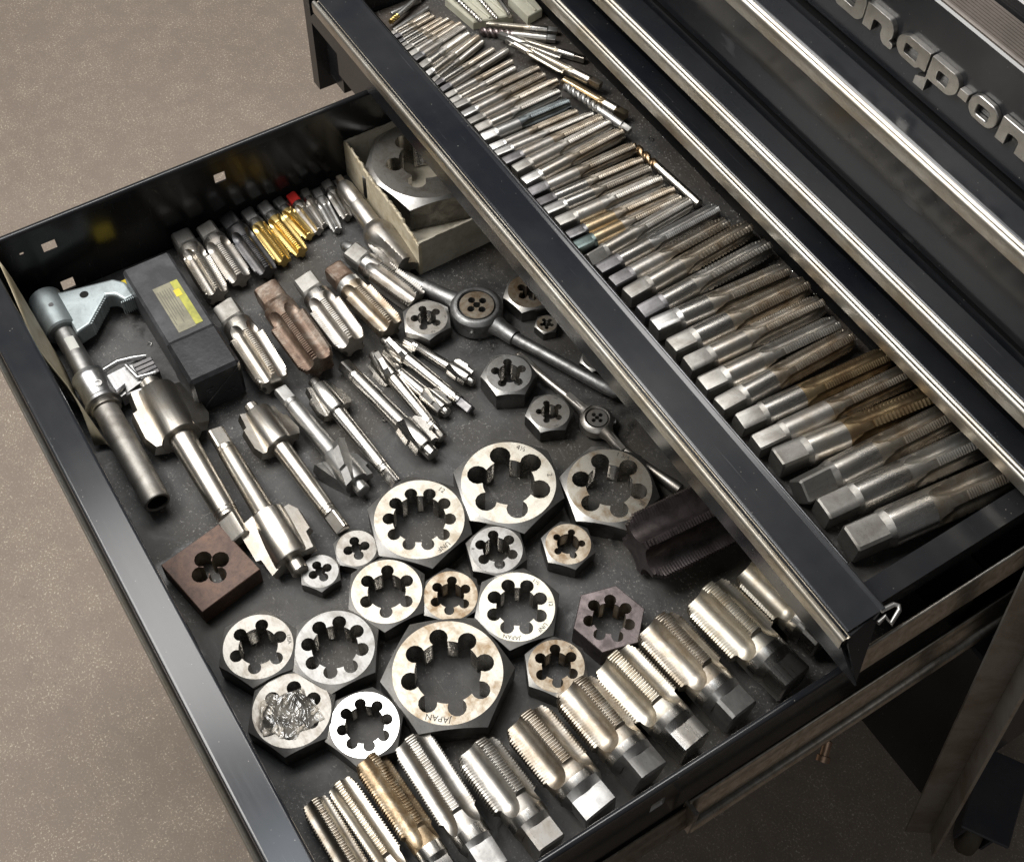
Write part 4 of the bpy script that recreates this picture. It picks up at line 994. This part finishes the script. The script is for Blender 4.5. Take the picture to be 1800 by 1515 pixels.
# ================================================================== clamp tool with knurled tube handle
ct = thing('clamp_tool', 'grey bracket clamp on a rod with a knurled tube handle, along the drawer front', 'clamp tool', (-722, 52.5, 0))
def kp(mb, name, mat, ang=35):
    mb.V = [(x + 722, y - 52.5, z) for x, y, z in mb.V]; return mb.obj(name, mat, ct, ang)
def axx(prof, n=32, y=52.5, z=15, c0=True, c1=True):
    mb = MB().lathe(prof, n, c0, c1, z); mb.V = [(x, yy + y, zz) for x, yy, zz in mb.V]; return mb
kp(axx([(-723, 11), (-722, 12.6), (-685, 12.6), (-683.6, 11.2)], z=15.5), 'boss', 'zinc_cast')
jb = o = kp(MB().prism([(-719, 60), (-716, 66), (-708, 104), (-700, 111), (-684, 112), (-683, 103), (-692, 99), (-695, 93), (-675, 72), (-672, 60)], 'z', 7, 23), 'jaw_bracket', 'zinc_cast', 0)
md = o.modifiers.new('bevel', 'BEVEL'); md.width = .0022; md.segments = 3; md.limit_method = 'ANGLE'
for i in range(12):
    x = -676 - i * 1.55; y = 73.2 + i * 1.62
    kp(MB().box(x - .35, x + .35, y - .6, y + .7, 8, 22), 'jaw_tooth', 'zinc_cast', 0).parent = jb
for i in range(7):
    y = 100.5 + i * 1.55
    kp(MB().box(-684.0, -682.4, y - .35, y + .35, 8, 22), 'jaw_tooth', 'zinc_cast', 0).parent = jb
hole = MB().loft([[(-704 + 3.4 * cos(2 * pi * k / 20), 79 + 3.4 * sin(2 * pi * k / 20), z) for k in range(20)] for z in (23.02, 23.12)], True, True)
kp(hole, 'pin_hole_disc', 'hollow_shade')  # thin black disc painted as the hole's shade; nothing is cut
hole = MB().loft([[(-703 + 1.9 * cos(2 * pi * k / 16), 53.5 + 1.9 * sin(2 * pi * k / 16), z) for k in range(16)] for z in (27.95, 28.25)], True, True)
kp(hole, 'set_screw', 'steel_dark')
kp(axx([(-731, 2.2), (-730, 3.2), (-726, 3.2), (-725.6, 2.4), (-722, 2.4)], 14, 55, 16), 'end_screw', 'steel_dark')
kp(axx([(-684, 8.0), (-600, 8.0)], 32, 52.5, 15), 'rod', 'steel_grey')
tag_ = MB()
rings = [[(x, 52.5 + 8.12 * cos(q), 15 + 8.12 * sin(q)) for q in [1.0 + .9 * k / 6 for k in range(7)]] for x in (-672, -659)]
kp(tag_.loft(rings, False, False, closed=False), 'rod_sticker', 'white_chip')
kp(axx([(-636, 11.2), (-635, 12.8), (-632, 13.2), (-630.4, 12.2), (-610, 12.2), (-608.4, 13.4), (-605.6, 13.4), (-604.6, 11.6)], 36, 52.5, 15), 'clamp_collar', 'alu_cast')
kp(axx([(-604.6, 10.6), (-603.6, 11.2), (-600.6, 11.2), (-599.8, 10.0)], 36, 52.5, 15), 'steel_band', 'steel_warm')
kp(MB().prism([(-628, 63), (-630, 92), (-612, 93), (-605, 66)], 'z', 5, 17), 'collar_arm', 'alu_cast', 0)
for i, (pth, r) in enumerate((([(-632, 62, 19), (-634, 76, 19.5), (-631, 86, 20), (-629, 96, 18)], 2.2), ([(-607, 62, 19), (-611, 72, 19), (-604, 70, 17), (-603, 84, 16)], 2.0), ([(-628, 80, 19), (-613, 83, 19), (-611, 96, 18.5)], 1.7))):
    kp(MB().tube(pth, r, 10), 'arm_rib', 'alu_cast', 60)
for i in range(4):
    x = -626 + i * 4.2
    kp(MB().cbox(x, x + 3.7, 84, 99, 8, 19.5, .4), 'jaw_insert', 'steel_dark', 0)
sc_ = MB().loft([[(-617 + r * cos(2 * pi * k / 18), 52.5 + 3 + r * sin(2 * pi * k / 18), z) for k in range(18)] for r, z in ((3.2, 26.6), (3.0, 27.6), (2.0, 27.6), (1.8, 26.7))], False, True)
kp(sc_, 'set_screw', 'steel_grey')
# knurled hollow handle
rings = []; n = 72; x0, x1 = -600, -509
prof = [(x0, 9.6), (x0 + 1, 9.5)]
for i in range(1, 60): prof.append((x0 + 1 + i * (x1 - x0 - 2) / 60, 9.5 + (.12 if i > 12 else 0)))
prof += [(x1 - .6, 9.4), (x1, 9.0), (x1, 7.6), (x1 - .4, 7.3), (x1 - 1.5, 7.2)]
for i, (x, r) in enumerate(prof):
    ring = []
    for k in range(n):
        dr_ = 0
        if 14 < i < 58: dr_ = .16 if (k + i) % 2 else -.04
        q = 2 * pi * k / n
        ring.append((x, 52 + (r + dr_) * cos(q), 15 + (r + dr_) * sin(q)))
    rings.append(ring)
hd = kp(MB().loft(rings, False, False), 'tube_handle', 'knurled_dull', 60)
kp(axx([(x1 - 1.4, 7.25), (x1 - 60, 7.1)], 32, 52, 15, False, True), 'tube_bore', 'bore_shade').parent = hd  # inner wall coloured dark in place of the shade in the tube

# curled strip of old waxed paper between the tool and the drawer front
V = []; F = []; n = 26
for i in range(n + 1):
    f = i / n; x = -706 + 128 * f
    w = sin(f * 9) * 1.5
    hgt = 70 * (1 - f) ** .6 + 16
    for k in range(7):
        g = k / 6
        V.append((x + 6 * g * sin(f * 5), 31.5 + 8.5 * (1 - g) * (.4 + f) + w * g + 3.0 * sin(g * 3 + f * 6), 14 * (1 - f) + (hgt - 14) * g + 4))
for i in range(n):
    for k in range(6): F.append((i * 7 + k, (i + 1) * 7 + k, (i + 1) * 7 + k + 1, i * 7 + k + 1))
pp = mesh_obj('paper_strip', V, F, 'old_paper', None, 60)
md = pp.modifiers.new('solid', 'SOLIDIFY'); md.thickness = .0006
tag(pp, 'curled strip of stained waxed paper wedged along the drawer front', 'paper strip')

# ================================================================== upper drawer: rows of hand taps
random.seed(17)
ORD = ['first', 'second', 'third', 'fourth', 'fifth', 'sixth', 'seventh', 'eighth', 'ninth', 'tenth', 'eleventh', 'twelfth', 'thirteenth', 'fourteenth', 'fifteenth', 'sixteenth', 'seventeenth', 'eighteenth', 'nineteenth', 'twentieth']
def ordinal(k):
    if k <= 20: return ORD[k - 1]
    return {2: 'twenty', 3: 'thirty', 4: 'forty'}[k // 10] + ('-' + ORD[k % 10 - 1] if k % 10 else 'th')
special = {3: ('milled', 'steel_warm', 'flute_amber'), 5: ('milled', 'steel', 'flute_amber'), 0: ('milled', 'steel', 'flute_brown'),
           16: ('green_oxide', 'gold_shank', 'flute_brown'), 17: ('steel_dark', 'gold_shank', 'flute_brown'), 14: ('milled_dark', 'steel', 'steel_grey'), 27: ('steel_grey', 'steel_grey', 'flute_blue')}
looks = {3: 'amber-fluted coarse tap', 5: 'brown-fluted tap', 16: 'gold-shanked tap with a green square', 17: 'gold-shanked tap with a dark square', 14: 'grey threaded tap', 27: 'blue-grey threaded slim tap', 0: 'thickest steel tap'}
for i, (x0, y0, x1, y1, D) in enumerate(BTAPS):
    ms = special.get(i) or (random.choice(['milled', 'milled', 'steel_grey', 'milled_dark' if i > 10 else 'milled']), random.choice(['steel', 'steel', 'steel_warm', 'steel_grey_warm']), random.choice(['flute_brown', 'flute_grey', 'flute_grey', 'flute_brown', 'steel_brownish']))
    lk = looks.get(i) or ('steel hand tap' if D > 9 else 'slim steel tap')
    L = sqrt((x1 - x0) ** 2 + (y1 - y0) ** 2)
    d = ((x1 - x0) / L, (y1 - y0) / L)
    ext = 10 if i < 2 else 0
    coarse = i in (3, 11, 12, 13)
    make_tap('hand_tap', f'{lk}, {ordinal(i + 1)} from the near end of the upper drawer row', 'tap', 'hand taps lined up in the upper drawer',
             (x0 - d[0] * 4, y0 - d[1] * 4), (x1 + d[0] * ext + random.uniform(-.012, .012) * L, y1 + d[1] * ext + random.uniform(-2, 2)), D, 124.1, ms, nf=4 if D > 8 else 3, sq=.76, fsq=.14 + .02 * random.random(), fsh=.38 + .05 * random.random(),
             pitch=2.7 if coarse else (1.8 if D > 14 else (1.6 if D > 9 else 1.45)), ds=random.choice([.97, .99, 1.0]) if D > 7 else 1.0, phase=1.20 + random.uniform(-.18, .18),
             depth=.54, bk=.50, run=.95, sqang=random.uniform(-.12, .12) if i not in (2, 15) else .6)

# loose tools lying across the back of the tray
LZ = 124.1
LL = LOOSE
def loose_tap(k, label, mats, zup, pitch=1.3, rev=True, tilt=0, **kw):
    x0, y0, x1, y1, D = LL[k]
    a, b = ((x1, y1), (x0, y0)) if rev else ((x0, y0), (x1, y1))
    make_tap('loose_tap', label, 'tap', 'loose tools across the back of the upper drawer', a, b, D, LZ, mats, nf=4 if D > 5 else 3, sq=.72, fsq=.13, fsh=.35, pitch=pitch, zup=zup, tilt=tilt, bk=.5, **kw)
loose_tap(0, 'small pale loose tap pointing at the plastic drill sleeves', ('steel_grey', 'steel', 'flute_cream'), 1.0)
x0, y0, x1, y1, D = LL[1]
twist_drill('spiral_tap', 'loose spiral-fluted tool just below the small pale tap', 'tap', (x0, y0), (x1, y1), D, LZ, 'purple_light', 'steel', .45, 'loose tools across the back of the upper drawer', .1)
loose_tap(2, 'loose brassy-threaded tap with a pointed square end', ('steel_warm', 'steel', 'flute_cream'), .2)
loose_tap(3, 'loose grey reamer half under two taps', ('steel_grey', 'steel_grey', 'flute_grey'), 3.5, rev=False)
loose_tap(4, 'loose coarse tap lying over the reamer', ('steel_brownish', 'steel_warm', 'flute_cream'), 4.5, 1.7)
loose_tap(5, 'long thin loose tap resting on the tips of the row', ('steel', 'steel_warm', 'flute_cream'), 8.5, rev=False)
loose_tap(6, 'loose bronze-tinted tap nearest the drawer middle', ('gold_shank', 'steel_warm', 'gold_shank'), 2.2, 1.5)
x0, y0, x1, y1, D = LL[7]
twist_drill('twist_drill', 'dull spiral drill with a square shank resting on the tap tips', 'drill', (x0, y0), (x1, y1), D, LZ, 'steel_grey', 'steel_grey', .6, 'loose tools across the back of the upper drawer', 6.5, True, 4)
x0, y0, x1, y1, D = LL[8]
twist_drill('twist_drill', 'round-shanked drill with an amber spiral tip beside the brown stain', 'drill', (x0, y0), (x1, y1), D, LZ, 'spiral_amber', 'steel', .36, 'loose tools across the back of the upper drawer', .3, False, 1.6)
for k, lab, mt_ in ((9, 'plain grey rod in the far corner of the upper drawer', 'steel_grey'), (11, 'dull rod next to the brass drill bit', 'steel_grey')):
    x0, y0, x1, y1, D = LL[k]
    t = thing('steel_rod', lab, 'rod', (x0, y0, LZ), atan2(y1 - y0, x1 - x0), 'loose tools across the back of the upper drawer')
    L = sqrt((x1 - x0) ** 2 + (y1 - y0) ** 2)
    MB().lathe([(0, D * .4), (.6, D * .5), (L * .6, D * .5), (L * .62, D * .44), (L, D * .44)], 16, True, True, D / 2).obj('rod', mt_, t)
x0, y0, x1, y1, D = LL[10]
twist_drill('brass_drill', 'thin drill with a brass-coloured collar in the far corner', 'drill', (x0, y0), (x1, y1), D, LZ, 'gold_tin', 'steel_grey', .22, 'loose tools across the back of the upper drawer', 3.0, False, 2)
# clear plastic drill sleeves
def sleeve(P, label, nd):
    c = Vector((sum(p[0] for p in P) / 4, sum(p[1] for p in P) / 4, 0))
    t = thing('drill_sleeve', label, 'drill sleeve', (c.x, c.y, LZ), 0, 'clear plastic drill sleeves')
    out = [Vector((*p, 0)) - c for p in P]
    def q(k, z): return [(v.x * k, v.y * k, z) for v in out]
    MB().loft([q(1, .1), q(1, 7), q(.96, 8)], True, True).obj('sleeve', 'clear_case', t, 20)
    ax = (out[1] - out[0]); w = (out[3] - out[0])
    for j in range(1, nd + 1):
        p = out[0] + w * (j / (nd + 1)); d = ax.normalized()
        MB().tube([(p.x - d.x * 2, p.y - d.y * 2, 8.4), (p.x + ax.x * 1.0, p.y + ax.y * 1.0, 8.4)], 1.0, 8).obj('sleeve_rib', 'clear_case', t, 60)
    return t, c, out
t, c, out = sleeve(PC1, 'long clear plastic drill sleeve with spiral drills on it', 2)
for j, f in enumerate((.12, .52, .88)):
    a = out[0] + (out[3] - out[0]) * f + c; b = out[1] + (out[2] - out[1]) * f + c; ext = (b - a) * .12
    twist_drill('sleeved_drill', ('leftmost drill on the long plastic sleeve', 'middle drill on the long plastic sleeve', 'plain-shanked drill on the long plastic sleeve')[j], 'drill', (b.x + ext.x, b.y + ext.y), (a.x, a.y), 4.2, LZ, 'steel', 'steel',
                .8 if j < 2 else .1, 'drills on the plastic sleeves', 8.3, False, 5)
sleeve(PC2, 'short clear plastic drill sleeve beside the drawer rail', 1)

# ================================================================== swarf: metal chips and dust nobody could count
random.seed(99)
def scatter(name, label, pts, mat='swarf'):
    mb = MB()
    for x, y, z, s_ in pts:
        a = random.uniform(0, 2 * pi); l = s_ * random.uniform(.6, 1.8); w = s_ * random.uniform(.3, .6)
        ca, sa = cos(a), sin(a)
        def P(u, v, zz): return (x + u * ca - v * sa, y + u * sa + v * ca, z + zz)
        mb.add([P(-l, -w, 0), P(l, -w * .5, 0), P(0, w, 0), P(random.uniform(-.3, .3) * l, 0, s_ * random.uniform(.5, 1.1))], [(0, 1, 2), (0, 3, 1), (1, 3, 2), (2, 3, 0)])
    o = mb.obj(name, mat, None, 0); tag(o, label, 'swarf', kind='stuff'); return o
pts = []
for _ in range(2600):
    pts.append((random.uniform(-728, -155), random.uniform(36, 360), 0.02, random.choice([.16, .2, .26, .36, .5]) * random.uniform(.7, 1.3)))
for cx, cy, rad, k in ((-660, 300, 30, 160), (-640, 150, 40, 120), (-690, 110, 26, 140), (-470, 200, 60, 200), (-420, 60, 60, 220), (-350, 300, 60, 260), (-392, 267, 18, 160), (-291, 157, 20, 240), (-309, 221, 13, 90), (-346, 105, 14, 60), (-500, 330, 50, 160), (-565, 300, 16, 90), (-300, 260, 50, 160), (-690, 92, 18, 90)):
    for _ in range(k):
        pts.append((cx + random.gauss(0, rad * .5), cy + random.gauss(0, rad * .5), 0.02, random.uniform(.16, .5)))
pts = [(x, y, z, s_) for x, y, z, s_ in pts if -730 < x < -153 and 32 < y < 440]
scatter('swarf_chips', 'tiny bright metal chips scattered over the lower drawer liner', pts)
pts = []
for _ in range(520): pts.append((random.uniform(-760, -165), random.uniform(440, 487), 124.05, random.uniform(.12, .3)))
for _ in range(520): pts.append((random.uniform(-740, -170), 488.4 + random.gauss(0, .5), 124.05, random.uniform(.15, .42)))
scatter('tray_swarf', 'fine metal chips swept along the back edge of the upper drawer liner', pts)
def curl(c, r, turns, pitch, label):
    n = int(turns * 14); P = [(c[0] + r * cos(2 * pi * k / 14), c[1] + r * sin(2 * pi * k / 14), c[2] + r * .35 + pitch * k / 14) for k in range(n)]
    o = MB().tube(P, .28, 6).obj('metal_curl', 'swarf', None, 60); tag(o, label, 'metal curl', 'curled metal turnings'); return o
curl((-471, 487, 124.3), 2.0, 1.1, .6, 'curled metal turning at the tray back edge beside the round-shanked drill')
curl((-536, 479, 124.3), 1.8, 1.3, .6, 'curled metal turning near the bronze-tinted tap')
curl((-497, 224, .3), 1.6, 2.2, .9, 'curled metal turning between the slender counterbores')
curl((-563, 283, .3), 2.2, 2.6, 1.2, 'bright knot of turnings left of the large die stock die')
curl((-652, 105, .3), 1.7, .8, .5, 'small curl of swarf left of the black plastic case')
